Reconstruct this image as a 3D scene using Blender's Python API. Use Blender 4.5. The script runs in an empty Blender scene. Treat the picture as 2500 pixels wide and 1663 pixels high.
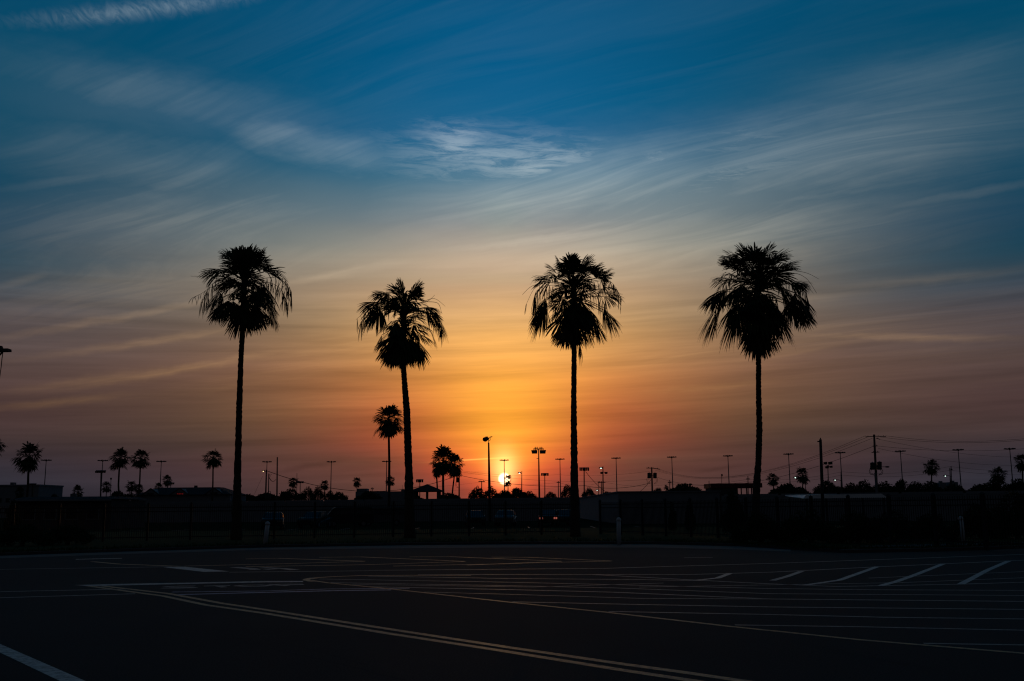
import bpy, math, random
import numpy as np
from mathutils import Vector, Matrix
R = math.radians
scene = bpy.context.scene

# ------------------------------------------------------------------ camera
FPX = 2430.0                      # focal length in photograph pixels (35 mm lens)
CAM_Z = 1.65
PITCH, ROLL = math.atan2(409.0, FPX), R(0.47)
fwd = Vector((0, math.cos(PITCH), math.sin(PITCH)))
up0 = Vector((0, -math.sin(PITCH), math.cos(PITCH)))
rt0 = Vector((1, 0, 0))
rt = rt0 * math.cos(ROLL) - up0 * math.sin(ROLL)
up = rt0 * math.sin(ROLL) + up0 * math.cos(ROLL)
cam_pos = Vector((0, 0, CAM_Z))
cd = bpy.data.cameras.new('camera')
cd.sensor_width = 36.0
cd.lens = 36.0 * FPX / 2500.0
cd.clip_start, cd.clip_end = 0.1, 20000.0
cam = bpy.data.objects.new('camera', cd)
scene.collection.objects.link(cam)
m = Matrix((rt, up, -fwd)).transposed().to_4x4()
m.translation = cam_pos
cam.matrix_world = m
scene.camera = cam


def ray(px, py):
    return (fwd * FPX + rt * (px - 1250.0) - up * (py - 831.5)).normalized()


def at(px, py, Y):                # the point at ground distance Y seen at a photograph pixel
    d = ray(px, py)
    return cam_pos + d * (Y / d.y)


def ground(px, py, z=0.0):        # the point of the ground seen at a photograph pixel
    d = ray(px, py)
    return cam_pos + d * ((z - CAM_Z) / d.z)


def azel(px, py):
    d = ray(px, py)
    return math.degrees(math.atan2(d.x, d.y)), math.degrees(math.asin(d.z))


# ------------------------------------------------------------------ view
scene.view_settings.view_transform = 'Standard'
scene.view_settings.look = 'None'
scene.view_settings.exposure = 0.0
scene.view_settings.gamma = 1.0
scene.view_settings.use_curve_mapping = False
scene.render.film_transparent = False
scene.cycles.max_bounces = 2
scene.cycles.diffuse_bounces = 1
scene.cycles.glossy_bounces = 1
scene.cycles.use_denoising = True
scene.cycles.filter_width = 1.2

# ------------------------------------------------------------------ world: dusk sky
SUN_AZ, SUN_EL = azel(1231, 1169)
w = bpy.data.worlds.new('World')
scene.world = w
w.use_nodes = True
w.cycles.sampling_method = 'NONE'
nt = w.node_tree
nt.nodes.clear()


def lin(c):
    c = c / 255.0
    return c / 12.92 if c <= 0.04045 else ((c + 0.055) / 1.055) ** 2.4


# dusk sky colours by height above the horizon (rows) and angle away from the sun (columns)
COLS = [0, 60, 150, 320, 530, 770, 1220]
SKY = {
    0:    [(0, 80, 124), None, None, (0, 82, 122), (0, 81, 117), (0, 77, 114), (0, 64, 96)],
    150:  [(0, 88, 134), None, None, (0, 84, 124), (0, 82, 120), (0, 79, 115), (0, 66, 97)],
    250:  [(0, 92, 137), None, None, (0, 88, 128), (0, 86, 123), (6, 81, 114), (4, 67, 96)],
    350:  [(10, 96, 138), None, None, (12, 92, 128), (10, 89, 124), (14, 82, 113), (10, 67, 94)],
    450:  [(66, 110, 134), None, None, (60, 103, 125), (42, 94, 119), (32, 84, 109), (14, 66, 91)],
    550:  [(132, 138, 136), None, None, (112, 122, 125), (86, 105, 116), (60, 88, 103), (18, 65, 88)],
    620:  [(182, 163, 140), None, None, (156, 146, 132), (120, 122, 119), (82, 96, 102), (24, 66, 85)],
    700:  [(200, 164, 124), None, None, (174, 146, 117), (142, 126, 110), (98, 98, 97), (46, 68, 79)],
    800:  [(232, 174, 103), None, (224, 167, 94), (187, 146, 104), (150, 118, 94), (108, 96, 87), (70, 68, 67)],
    900:  [(246, 169, 72), None, (235, 157, 68), (184, 126, 86), (148, 102, 76), (112, 86, 72), (80, 67, 60)],
    1000: [(252, 164, 50), (250, 160, 50), (227, 135, 54), (168, 96, 62), (128, 83, 64), (97, 71, 61), (74, 57, 52)],
    1080: [(252, 158, 45), (249, 150, 45), (218, 112, 48), (142, 77, 57), (105, 67, 59), (83, 60, 57), (58, 48, 49)],
    1130: [(253, 150, 50), (244, 128, 46), (184, 83, 50), (114, 66, 57), (93, 61, 59), (71, 54, 56), (47, 42, 47)],
    1180: [(238, 100, 45), (206, 80, 48), (138, 66, 55), (100, 62, 60), (81, 58, 61), (65, 52, 57), (42, 40, 46)],
    1240: [(170, 80, 50), (150, 72, 50), (110, 62, 55), (88, 58, 58), (74, 54, 58), (60, 50, 55), (38, 38, 44)],
}
SIG = [1.7, 4.0, 8.0, 14.5]
EL0, EL1 = -1.5, 60.0


def fit_rows():
    stops = []
    for y, cols in SKY.items():
        _, el = azel(1250, y)
        rows, vals = [], []
        for dx, c in zip(COLS, cols):
            if c is None:
                continue
            a = abs(azel(1232 + dx, 1167)[0] - SUN_AZ)
            rows.append([math.exp(-(a / s) ** 2) for s in SIG] + [1.0])
            vals.append([lin(v) for v in c])
        A, B = np.array(rows), np.array(vals)
        C = np.zeros((5, 3))
        AtA, AtB = A.T @ A + 1e-4 * np.eye(5), A.T @ B
        step = 1.0 / np.linalg.norm(AtA, 2)
        for _ in range(6000):
            C = np.maximum(0, C - step * (AtA @ C - AtB))
        stops.append((el, C))
    stops.sort(key=lambda s: s[0])
    return stops


STOPS = fit_rows()
NL = nt.links


def node(t, **kw):
    n = nt.nodes.new(t)
    for k, v in kw.items():
        setattr(n, k, v)
    return n


def put(sock, v):
    if v is None:
        return
    if hasattr(v, 'is_output'):
        NL.new(v, sock)
    else:
        sock.default_value = v


def mth(op, a, b=None, c=None, clamp=False):
    n = node('ShaderNodeMath', operation=op, use_clamp=clamp)
    put(n.inputs[0], a)
    put(n.inputs[1], b)
    put(n.inputs[2], c)
    return n.outputs[0]


def vmix(f, a, b, mode='MIX'):
    n = node('ShaderNodeMix', data_type='RGBA', blend_type=mode)
    n.clamp_factor = True
    put(n.inputs[0], f)
    put(n.inputs[6], a)
    put(n.inputs[7], b)
    return n.outputs[2]


def vmul(a, f):                   # colour times float
    n = node('ShaderNodeVectorMath', operation='SCALE')
    put(n.inputs[0], a)
    put(n.inputs[3], f)
    return n.outputs[0]


def vadd(a, b):
    n = node('ShaderNodeVectorMath', operation='ADD')
    put(n.inputs[0], a)
    put(n.inputs[1], b)
    return n.outputs[0]


def comb(x, y, z=0.0):
    n = node('ShaderNodeCombineXYZ')
    put(n.inputs[0], x)
    put(n.inputs[1], y)
    put(n.inputs[2], z)
    return n.outputs[0]


def smooth(v, a, b):
    n = node('ShaderNodeMapRange', interpolation_type='SMOOTHSTEP')
    put(n.inputs[0], v)
    n.inputs[1].default_value, n.inputs[2].default_value = a, b
    return n.outputs[0]


def ramp(fac, stops, interp='CARDINAL'):
    n = node('ShaderNodeValToRGB')
    cr = n.color_ramp
    cr.interpolation = interp
    while len(cr.elements) < len(stops):
        cr.elements.new(0.5)
    for e, (p, c) in zip(cr.elements, stops):
        e.position = p
        e.color = (c[0], c[1], c[2], 1)
    put(n.inputs[0], fac)
    return n.outputs[0]


def noise(vec, scale, detail=5.0, rough=0.55, dist=0.0):
    n = node('ShaderNodeTexNoise')
    put(n.inputs['Vector'], vec)
    n.inputs['Scale'].default_value = scale
    n.inputs['Detail'].default_value = detail
    n.inputs['Roughness'].default_value = rough
    n.inputs['Distortion'].default_value = dist
    return n.outputs['Fac']


tc = node('ShaderNodeTexCoord')
sep = node('ShaderNodeSeparateXYZ')
NL.new(tc.outputs['Generated'], sep.inputs[0])
X, Y, Z = sep.outputs
AZ = mth('MULTIPLY', mth('ARCTAN2', X, Y), 180 / math.pi)
EL = mth('MULTIPLY', mth('ARCSINE', Z), 180 / math.pi)
dAZ = mth('SUBTRACT', AZ, SUN_AZ)
efac = mth('DIVIDE', mth('SUBTRACT', EL, EL0), EL1 - EL0, clamp=True)
sky = None
for k in range(5):
    st = [((el - EL0) / (EL1 - EL0), C[k]) for el, C in STOPS]
    st.append((0.75, STOPS[-1][1][k] * 0.75))
    st.append((1.0, STOPS[-1][1][k] * 0.6))
    st = [(min(1, max(0, p)), c) for p, c in st]
    col = ramp(efac, st)
    if k < 4:
        g = mth('POWER', math.e, mth('MULTIPLY', mth('POWER', mth('DIVIDE', dAZ, SIG[k]), 2.0), -1.0))
        col = vmul(col, g)
    sky = col if sky is None else vadd(sky, col)

# high cirrus: streaks on a sheet far above, seen in perspective
zc = mth('MAXIMUM', mth('ADD', Z, 0.035), 0.02)
PU, PV = mth('DIVIDE', X, zc), mth('DIVIDE', Y, zc)
ca, sa = math.cos(R(57)), math.sin(R(57))
along = mth('ADD', mth('MULTIPLY', PU, -sa), mth('MULTIPLY', PV, ca))     # towards azimuth -57
across = mth('ADD', mth('MULTIPLY', PU, ca), mth('MULTIPLY', PV, sa))
warp = mth('SUBTRACT', noise(comb(mth('MULTIPLY', along, 0.5), across), 0.55, 3), 0.5)
across_w = mth('ADD', across, mth('MULTIPLY', warp, 1.5))
n_big = noise(comb(mth('MULTIPLY', along, 0.45), across_w), 0.55, 5, 0.55)
n_mid = noise(comb(mth('MULTIPLY', along, 0.16), across_w), 1.6, 6, 0.6, 0.3)
n_fine = noise(comb(mth('MULTIPLY', along, 0.28), across_w), 5.0, 5, 0.62, 0.5)
wisps = mth('ADD', mth('MULTIPLY', n_mid, 0.7), mth('MULTIPLY', n_fine, 0.3))
veil = mth('MULTIPLY', smooth(n_big, 0.38, 0.64), smooth(wisps, 0.38, 0.64))


def streak(p0, p1, half, tex=0.0):          # one elongated cloud by its two ends in the sky
    a0, e0 = azel(*p0)
    a1, e1 = azel(*p1)
    mp = node('ShaderNodeMapping', vector_type='TEXTURE')
    put(mp.inputs[0], comb(AZ, mth('ADD', EL, tex) if tex else EL))
    mp.inputs['Location'].default_value = ((a0 + a1) / 2, (e0 + e1) / 2, 0)
    mp.inputs['Rotation'].default_value = (0, 0, math.atan2(e1 - e0, a1 - a0))
    mp.inputs['Scale'].default_value = (math.hypot(a1 - a0, e1 - e0) * 0.5, half, 1)
    dn = node('ShaderNodeVectorMath', operation='DOT_PRODUCT')
    NL.new(mp.outputs[0], dn.inputs[0])
    NL.new(mp.outputs[0], dn.inputs[1])
    return mth('POWER', math.e, mth('MULTIPLY', dn.outputs['Value'], -1.3))


jig = mth('MULTIPLY', mth('SUBTRACT', noise(comb(mth('MULTIPLY', AZ, 0.35), EL), 0.9, 4, 0.6), 0.5), 1.6)
jig_s = mth('MULTIPLY', mth('SUBTRACT', noise(comb(AZ, EL), 0.8, 3), 0.5), 0.35)
fib_d = smooth(noise(comb(mth('ADD', AZ, mth('MULTIPLY', EL, 0.7)), mth('MULTIPLY', EL, 0.8)), 1.3, 7, 0.7, 1.2), 0.34, 0.66)
fine = smooth(noise(comb(mth('MULTIPLY', along, 0.55), mth('MULTIPLY', across_w, 3.2)), 2.2, 6, 0.58, 0.6), 0.36, 0.68)
finer = smooth(noise(comb(mth('MULTIPLY', along, 0.30), mth('MULTIPLY', across_w, 3.2)), 5.0, 4, 0.60, 0.8), 0.34, 0.72)
tex_a = mth('ADD', mth('MULTIPLY', fine, 0.62), mth('MULTIPLY', finer, 0.38))
patchy = smooth(n_big, 0.34, 0.60)
texk = smooth(noise(comb(mth('ADD', mth('MULTIPLY', AZ, 0.34), mth('MULTIPLY', EL, 0.45)), mth('ADD', mth('MULTIPLY', EL, 2.3), mth('MULTIPLY', jig, 0.5))), 1.0, 8, 0.70, 0.7), 0.33, 0.62)
tex_b = mth('MULTIPLY', mth('ADD', 0.46, mth('MULTIPLY', tex_a, 0.54)), mth('ADD', 0.45, mth('MULTIPLY', patchy, 0.55)))
soft = mth('ADD', 0.55, mth('MULTIPLY', tex_a, 0.45))
trailt = mth('ADD', 0.25, mth('MULTIPLY', fib_d, 0.75))
feats = [
    # broad thin veil from the middle to the upper right, and a fainter one on the left
    (streak((980, 500), (1900, 370), 2.6, jig), tex_b, 1.0),
    (streak((1500, 440), (2600, 250), 2.8, jig), tex_b, 0.85),
    (streak((1900, 250), (2700, 120), 2.0, jig), tex_b, 0.5),
    (streak((1150, 600), (2300, 500), 2.4, jig), tex_b, 0.75),
    (streak((-100, 130), (760, 290), 1.5, jig), tex_b, 0.6),
    (streak((420, 260), (1000, 400), 1.2, jig), tex_b, 0.6),
    (streak((-100, 330), (700, 440), 1.9, jig), tex_b, 0.55),
    (streak((-100, 560), (800, 520), 2.4, jig), tex_b, 0.55),
    (streak((-200, 760), (900, 600), 2.0, jig), tex_b, 0.45),
    # smooth haze of ice under the fibres
    (streak((1050, 490), (2350, 400), 3.4, jig), None, 0.34),
    (streak((1900, 330), (2700, 200), 2.8, jig), None, 0.26),
    (streak((-200, 570), (950, 490), 3.0, jig), None, 0.24),
    (streak((-150, 190), (760, 300), 1.8, jig), None, 0.17),
    # bright knots
    (streak((930, 375), (1560, 395), 1.7, jig), mth('ADD', 0.25, mth('MULTIPLY', texk, 0.75)), 0.8),
    (streak((1400, 470), (2250, 340), 1.5, jig), texk, 0.6),
    (streak((1000, 335), (1230, 375), 1.2, jig), mth('ADD', 0.2, mth('MULTIPLY', texk, 0.8)), 1.0),
    (streak((1480, 400), (1720, 370), 0.45, jig), texk, 0.7),
    (streak((1150, 412), (1500, 376), 1.15, jig), mth('ADD', 0.25, mth('MULTIPLY', texk, 0.75)), 1.0),
    (streak((1560, 372), (2080, 300), 0.9, jig), texk, 0.5),
    (streak((60, 50), (600, -12), 0.46, jig_s), trailt, 0.95),
    (streak((90, 56), (330, 28), 0.36, jig_s), trailt, 0.5),
    # single streaks
    (streak((1230, 575), (2000, 465), 0.34, jig_s), soft, 0.5),
    (streak((1480, 545), (2450, 398), 0.3, jig_s), soft, 0.45),
    (streak((1680, 338), (2520, 205), 0.36, jig_s), soft, 0.42),
    (streak((2000, 530), (2620, 425), 0.34, jig_s), soft, 0.36),
    (streak((1330, 700), (1950, 618), 0.3, jig_s), soft, 0.3),
    (streak((1650, 440), (2200, 340), 0.22, jig_s), soft, 0.42),
    (streak((-40, 575), (520, 470), 0.4, jig_s), soft, 0.34),
    (streak((-40, 470), (420, 395), 0.4, jig_s), soft, 0.32),
    (streak((-40, 830), (680, 700), 0.3, jig_s), soft, 0.36),
    (streak((150, 950), (720, 850), 0.26, jig_s), soft, 0.28),
    (streak((560, 715), (1020, 630), 0.34, jig_s), soft, 0.3),
    (streak((240, 575), (900, 495), 0.42, jig_s), soft, 0.32),
    (streak((-40, 1000), (300, 965), 0.24, jig_s), soft, 0.22),
    (streak((1500, 770), (2100, 715), 0.26, jig_s), soft, 0.22),
    (streak((1560, 960), (1900, 930), 0.2, jig_s), soft, 0.12),
    (streak((2050, 700), (2560, 650), 0.3, jig_s), soft, 0.22),
    (streak((1080, 528), (1580, 452), 0.28, jig_s), soft, 0.62),
    (streak((1780, 380), (2030, 335), 0.10, jig_s), soft, 0.75),
    (streak((1980, 432), (2340, 350), 0.20, jig_s), soft, 0.62),
    (streak((1620, 480), (2010, 410), 0.34, jig_s), soft, 0.40),
    (streak((1080, 612), (1680, 530), 0.36, jig_s), soft, 0.55),
    (streak((1400, 640), (1800, 570), 0.25, jig_s), soft, 0.30),
    (streak((1920, 815), (2490, 826), 0.24, jig_s), soft, 0.34),
    (streak((-60, 720), (170, 655), 0.40, jig_s), soft, 0.30),
    (streak((100, 870), (620, 795), 0.25, jig_s), soft, 0.28),
    (streak((0, 960), (420, 900), 0.28, jig_s), soft, 0.22),
]
azw = mth('POWER', math.e, mth('MULTIPLY', mth('POWER', mth('DIVIDE', dAZ, 26.0), 2.0), -1.0))
dens = mth('MULTIPLY', mth('MULTIPLY', veil, mth('ADD', 0.4, mth('MULTIPLY', tex_a, 0.6))), mth('MULTIPLY', smooth(EL, 3.0, 12.0), 0.34))
dens = mth('MULTIPLY', dens, mth('SUBTRACT', 1.0, mth('MULTIPLY', smooth(EL, 18.0, 24.0), 0.75)))
dens = mth('MULTIPLY', dens, mth('ADD', 0.35, mth('MULTIPLY', azw, 0.65)))
dens = mth('MAXIMUM', dens, mth('MULTIPLY', mth('MULTIPLY', tex_a, patchy), mth('MULTIPLY', smooth(EL, 14.0, 20.0), 0.09)))
for f, tex, k in feats:
    v = mth('MULTIPLY', f, tex) if tex is not None else f
    dens = mth('MAXIMUM', dens, mth('MULTIPLY', v, k))
ccol = ramp(efac, [((e - EL0) / (EL1 - EL0), tuple(lin(v) for v in c)) for e, c in (
    (0, (255, 170, 70)), (5, (255, 190, 100)), (10, (250, 200, 140)), (14, (215, 195, 165)),
    (18, (190, 184, 170)), (24, (165, 170, 168)), (40, (130, 145, 155)))])
ccol = vadd(vmul(sky, 0.92), vmul(ccol, mth('ADD', 0.10, mth('MULTIPLY', azw, 0.48))))
sky = vmix(dens, sky, ccol)
# thin darker bars low over the horizon
bars = noise(comb(mth('MULTIPLY', AZ, 0.045), mth('ADD', mth('MULTIPLY', EL, 1.0), mth('MULTIPLY', AZ, -0.03))), 1.1, 5, 0.6, 0.3)
barw = mth('MULTIPLY', mth('SUBTRACT', 1.0, smooth(EL, 9.0, 16.0)), 1.05)
sky = vmul(sky, mth('ADD', 1.0, mth('MULTIPLY', mth('SUBTRACT', bars, 0.5), barw)))
# bluish smoke streak low on the left and right
for p0, p1, hh, k in (((660, 1155), (850, 1120), 0.20, 0.22), ((1690, 1150), (1800, 1138), 0.12, 0.22)):
    sky = vmul(sky, mth('SUBTRACT', 1.0, mth('MULTIPLY', streak(p0, p1, hh, jig_s), k)))
# trail of an aircraft beside the sun
tr = streak((1075, 1127), (1240, 1117), 0.045)
sky = vadd(sky, vmul((1.0, 0.48, 0.10), mth('MULTIPLY', tr, 0.55)))
# glow round the sun and the disc itself
dEL = mth('SUBTRACT', EL, SUN_EL)
gam = mth('SQRT', mth('ADD', mth('POWER', dAZ, 2.0), mth('POWER', dEL, 2.0)))
above = smooth(EL, 0.6, 2.6)
upell = mth('SQRT', mth('ADD', mth('POWER', dAZ, 2.0), mth('POWER', mth('MULTIPLY', mth('SUBTRACT', dEL, 0.35), 0.62), 2.0)))
g1 = mth('POWER', math.e, mth('MULTIPLY', mth('POWER', mth('DIVIDE', upell, 0.72), 2.0), -1.0))
g2 = mth('POWER', math.e, mth('MULTIPLY', mth('DIVIDE', upell, 1.3), -1.0))
sky = vadd(sky, vmul((1.0, 0.62, 0.26), mth('MULTIPLY', mth('MULTIPLY', g1, 0.9), above)))
sky = vadd(sky, vmul((0.7, 0.22, 0.02), mth('MULTIPLY', mth('MULTIPLY', g2, 0.55), above)))
g3 = mth('POWER', math.e, mth('MULTIPLY', mth('POWER', mth('DIVIDE', gam, 0.55), 2.0), -1.0))
sky = vadd(sky, vmul((1.0, 0.40, 0.10), mth('MULTIPLY', g3, 0.55)))
disc = mth('SUBTRACT', 1.0, smooth(gam, 0.24, 0.385))
sky = vadd(sky, vmul((2.2, 1.8, 1.05), disc))
# the clear sky model adds its own weak light over the whole dome
nish = node('ShaderNodeTexSky', sky_type='NISHITA')
nish.sun_disc = False
nish.sun_elevation = R(SUN_EL)
nish.sun_rotation = R(SUN_AZ)
nish.air_density, nish.dust_density, nish.ozone_density = 1.0, 2.0, 2.0
sky = vadd(sky, vmul(nish.outputs[0], 0.0005))
# nothing shines from below the horizon
sky = vmul(sky, mth('ADD', 0.25, mth('MULTIPLY', smooth(EL, -3.0, -0.5), 0.75)))
# dusk darkens away from the sun
sky = vmul(sky, mth('SUBTRACT', 1.0, mth('MULTIPLY', smooth(mth('ABSOLUTE', dAZ), 32.0, 130.0), 0.45)))
bw = node('ShaderNodeRGBToBW')
NL.new(sky, bw.inputs[0])
sky = vmix(mth('MULTIPLY', smooth(mth('ABSOLUTE', dAZ), 40.0, 120.0), 0.65), sky, vmul((1.12, 0.97, 1.02), bw.outputs[0]))
bg = node('ShaderNodeBackground')
NL.new(sky, bg.inputs[0])
bg.inputs[1].default_value = 1.0
wo = node('ShaderNodeOutputWorld')
NL.new(bg.outputs[0], wo.inputs[0])

sun = bpy.data.lights.new('sun', 'SUN')
sun.energy = 0.04
sun.angle = R(0.53)
sun.color = (1.0, 0.55, 0.22)
so = bpy.data.objects.new('sun', sun)
scene.collection.objects.link(so)
sdir = Vector((math.sin(R(SUN_AZ)) * math.cos(R(SUN_EL)), math.cos(R(SUN_AZ)) * math.cos(R(SUN_EL)), math.sin(R(SUN_EL))))
so.rotation_euler = (-sdir).to_track_quat('-Z', 'Y').to_euler()
so.location = (0, 0, 60)

# ------------------------------------------------------------------ materials
MATS = {}


def mat(name, col, rough=0.8, spec=0.3, var=0.25, scale=4.0, bump=0.0, metal=0.0, emit=None, estr=0.0, col2=None):
    if name in MATS:
        return MATS[name]
    mm = bpy.data.materials.new(name)
    mm.use_nodes = True
    t = mm.node_tree
    b = t.nodes['Principled BSDF']
    b.inputs['Roughness'].default_value = rough
    b.inputs['Specular IOR Level'].default_value = spec
    b.inputs['Metallic'].default_value = metal
    tcn = t.nodes.new('ShaderNodeTexCoord')
    nz = t.nodes.new('ShaderNodeTexNoise')
    nz.inputs['Scale'].default_value = scale
    nz.inputs['Detail'].default_value = 6
    t.links.new(tcn.outputs['Object'], nz.inputs['Vector'])
    mx = t.nodes.new('ShaderNodeMix')
    mx.data_type = 'RGBA'
    c2 = col2 or tuple(min(1, v * (1 + var)) for v in col)
    mx.inputs[6].default_value = (*[v * (1 - var) for v in col], 1)
    mx.inputs[7].default_value = (*c2, 1)
    t.links.new(nz.outputs['Fac'], mx.inputs[0])
    t.links.new(mx.outputs[2], b.inputs['Base Color'])
    if bump:
        bn = t.nodes.new('ShaderNodeBump')
        bn.inputs['Strength'].default_value = bump
        bn.inputs['Distance'].default_value = 0.05
        t.links.new(nz.outputs['Fac'], bn.inputs['Height'])
        t.links.new(bn.outputs[0], b.inputs['Normal'])
    if emit:
        b.inputs['Emission Color'].default_value = (*emit, 1)
        b.inputs['Emission Strength'].default_value = estr
    MATS[name] = mm
    return mm


def asphalt_mat():
    mm = bpy.data.materials.new('asphalt')
    mm.use_nodes = True
    t = mm.node_tree
    b = t.nodes['Principled BSDF']
    b.inputs['Roughness'].default_value = 0.9
    b.inputs['Specular IOR Level'].default_value = 0.05
    tcn = t.nodes.new('ShaderNodeTexCoord')

    def nz(s, det, ro=0.55):
        n = t.nodes.new('ShaderNodeTexNoise')
        n.inputs['Scale'].default_value = s
        n.inputs['Detail'].default_value = det
        n.inputs['Roughness'].default_value = ro
        t.links.new(tcn.outputs['Object'], n.inputs['Vector'])
        return n.outputs['Fac']
    big, fine = nz(0.16, 5), nz(45.0, 4, 0.7)
    mx = t.nodes.new('ShaderNodeMix')
    mx.data_type = 'RGBA'
    mx.inputs[6].default_value = (0.019, 0.0178, 0.0175, 1)
    mx.inputs[7].default_value = (0.044, 0.0405, 0.039, 1)
    t.links.new(big, mx.inputs[0])
    mx2 = t.nodes.new('ShaderNodeMix')
    mx2.data_type = 'RGBA'
    mx2.blend_type = 'MULTIPLY'
    mx2.inputs[0].default_value = 1.0
    rp = t.nodes.new('ShaderNodeValToRGB')
    rp.color_ramp.elements[0].position, rp.color_ramp.elements[0].color = 0.3, (0.42, 0.42, 0.42, 1)
    rp.color_ramp.elements[1].position, rp.color_ramp.elements[1].color = 0.7, (1.5, 1.5, 1.5, 1)
    t.links.new(fine, rp.inputs[0])
    t.links.new(mx.outputs[2], mx2.inputs[6])
    t.links.new(rp.outputs[0], mx2.inputs[7])
    t.links.new(mx2.outputs[2], b.inputs['Base Color'])
    bn = t.nodes.new('ShaderNodeBump')
    bn.inputs['Strength'].default_value = 0.35
    bn.inputs['Distance'].default_value = 0.01
    t.links.new(fine, bn.inputs['Height'])
    t.links.new(bn.outputs[0], b.inputs['Normal'])
    return mm


def paint_mat(name, col, spec=0.4):
    mm = bpy.data.materials.new(name)
    mm.use_nodes = True
    t = mm.node_tree
    b = t.nodes['Principled BSDF']
    b.inputs['Roughness'].default_value = 0.5
    b.inputs['Specular IOR Level'].default_value = spec
    tcn = t.nodes.new('ShaderNodeTexCoord')
    n = t.nodes.new('ShaderNodeTexNoise')
    n.inputs['Scale'].default_value = 9.0
    n.inputs['Detail'].default_value = 8
    n.inputs['Roughness'].default_value = 0.75
    t.links.new(tcn.outputs['Object'], n.inputs['Vector'])
    rp = t.nodes.new('ShaderNodeValToRGB')
    rp.color_ramp.elements[0].position, rp.color_ramp.elements[0].color = 0.42, (col[0] * 0.25, col[1] * 0.25, col[2] * 0.27, 1)
    rp.color_ramp.elements[1].position, rp.color_ramp.elements[1].color = 0.56, (*col, 1)
    t.links.new(n.outputs['Fac'], rp.inputs[0])
    t.links.new(rp.outputs[0], b.inputs['Base Color'])
    MATS[name] = mm
    return mm


M_ASPH = asphalt_mat()
M_WHITE = paint_mat('white_paint', (0.36, 0.32, 0.285))
M_YELLOW = paint_mat('yellow_paint', (0.46, 0.22, 0.04), 0.22)
M_BLUE = paint_mat('blue_paint', (0.10, 0.14, 0.30))
M_FAINT = paint_mat('worn_white_paint', (0.155, 0.145, 0.14), 0.22)
M_GROUND = mat('dark_soil_and_grass', (0.020, 0.024, 0.014), 1.0, 0.0, 0.4, 0.3)
M_GRASS = mat('grass', (0.022, 0.034, 0.012), 1.0, 0.02, 0.45, 3.0, 0.6)
M_CONC = mat('concrete', (0.06, 0.06, 0.06), 0.9, 0.2, 0.25, 2.5, 0.2)
M_TRUNK = mat('palm_bark', (0.045, 0.034, 0.026), 0.95, 0.05, 0.4, 6.0, 0.6)
M_FROND = mat('palm_leaf', (0.028, 0.036, 0.016), 0.8, 0.08, 0.3, 3.0)
M_DEAD = mat('dry_palm_leaf', (0.050, 0.038, 0.024), 0.9, 0.05, 0.3, 3.0)
M_LEAF = mat('tree_leaf', (0.022, 0.032, 0.014), 0.9, 0.06, 0.4, 1.5)
M_WOOD = mat('weathered_wood', (0.050, 0.042, 0.036), 0.9, 0.1, 0.3, 5.0, 0.3)
M_STEEL = mat('galvanised_steel', (0.10, 0.10, 0.105), 0.65, 0.3, 0.2, 8.0)
M_DARK = mat('dark_metal', (0.022, 0.022, 0.024), 0.7, 0.2, 0.2, 8.0)
M_BLACK = mat('black_painted_iron', (0.010, 0.010, 0.011), 0.7, 0.15, 0.2, 10.0)
M_BOLL = mat('white_bollard_paint', (0.34, 0.345, 0.355), 0.6, 0.3, 0.15, 12.0)
M_CABLE = mat('cable_rubber', (0.018, 0.017, 0.016), 0.9, 0.05, 0.1, 3.0)
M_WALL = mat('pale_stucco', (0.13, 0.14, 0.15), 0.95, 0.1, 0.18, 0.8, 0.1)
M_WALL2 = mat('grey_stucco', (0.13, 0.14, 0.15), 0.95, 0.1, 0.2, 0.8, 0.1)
M_DWALL = mat('dark_brick', (0.05, 0.045, 0.045), 0.95, 0.08, 0.25, 2.0, 0.2)
M_ROOF = mat('dark_shingle', (0.030, 0.028, 0.030), 0.95, 0.05, 0.3, 3.0, 0.3)
M_WROOF = mat('white_sheet_metal', (0.70, 0.71, 0.72), 0.5, 0.3, 0.12, 1.5)
M_REDF = mat('red_fascia', (0.09, 0.012, 0.012), 0.6, 0.2, 0.2, 2.0)
M_GLASS = mat('window_glass', (0.012, 0.014, 0.018), 0.30, 0.22, 0.1, 2.0)
M_LENS = mat('lamp_lens', (0.07, 0.07, 0.07), 0.3, 0.4, 0.1, 6.0)
M_LITC = mat('lit_cool_lamp', (0.8, 0.9, 0.85), 0.4, 0.2, 0.05, 6.0, emit=(0.75, 1.0, 0.88), estr=1.6)
M_LITW = mat('lit_warm_lamp', (0.9, 0.8, 0.6), 0.4, 0.2, 0.05, 6.0, emit=(1.0, 0.72, 0.34), estr=1.8)
M_NEON = mat('red_neon', (0.5, 0.02, 0.02), 0.4, 0.2, 0.05, 6.0, emit=(1.0, 0.06, 0.06), estr=0.05)
M_TAIL = mat('lit_tail_lamp', (0.5, 0.05, 0.05), 0.4, 0.2, 0.05, 6.0, emit=(1.0, 0.25, 0.18), estr=0.3)
M_CARW = mat('silver_car_paint', (0.05, 0.052, 0.055), 0.55, 0.3, 0.05, 3.0, metal=0.3)
M_CARD = mat('dark_car_paint', (0.012, 0.012, 0.013), 0.6, 0.2, 0.05, 3.0)
M_TYRE = mat('tyre_rubber', (0.012, 0.012, 0.012), 0.95, 0.1, 0.1, 6.0)
M_SEAL = mat('crack_sealant', (0.012, 0.012, 0.013), 0.85, 0.1, 0.2, 5.0)

# ------------------------------------------------------------------ building helpers
col = scene.collection


def tag(o, label, cat, group=None):
    o['label'] = label
    o['category'] = cat
    if group:
        o['group'] = group
    return o


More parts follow.
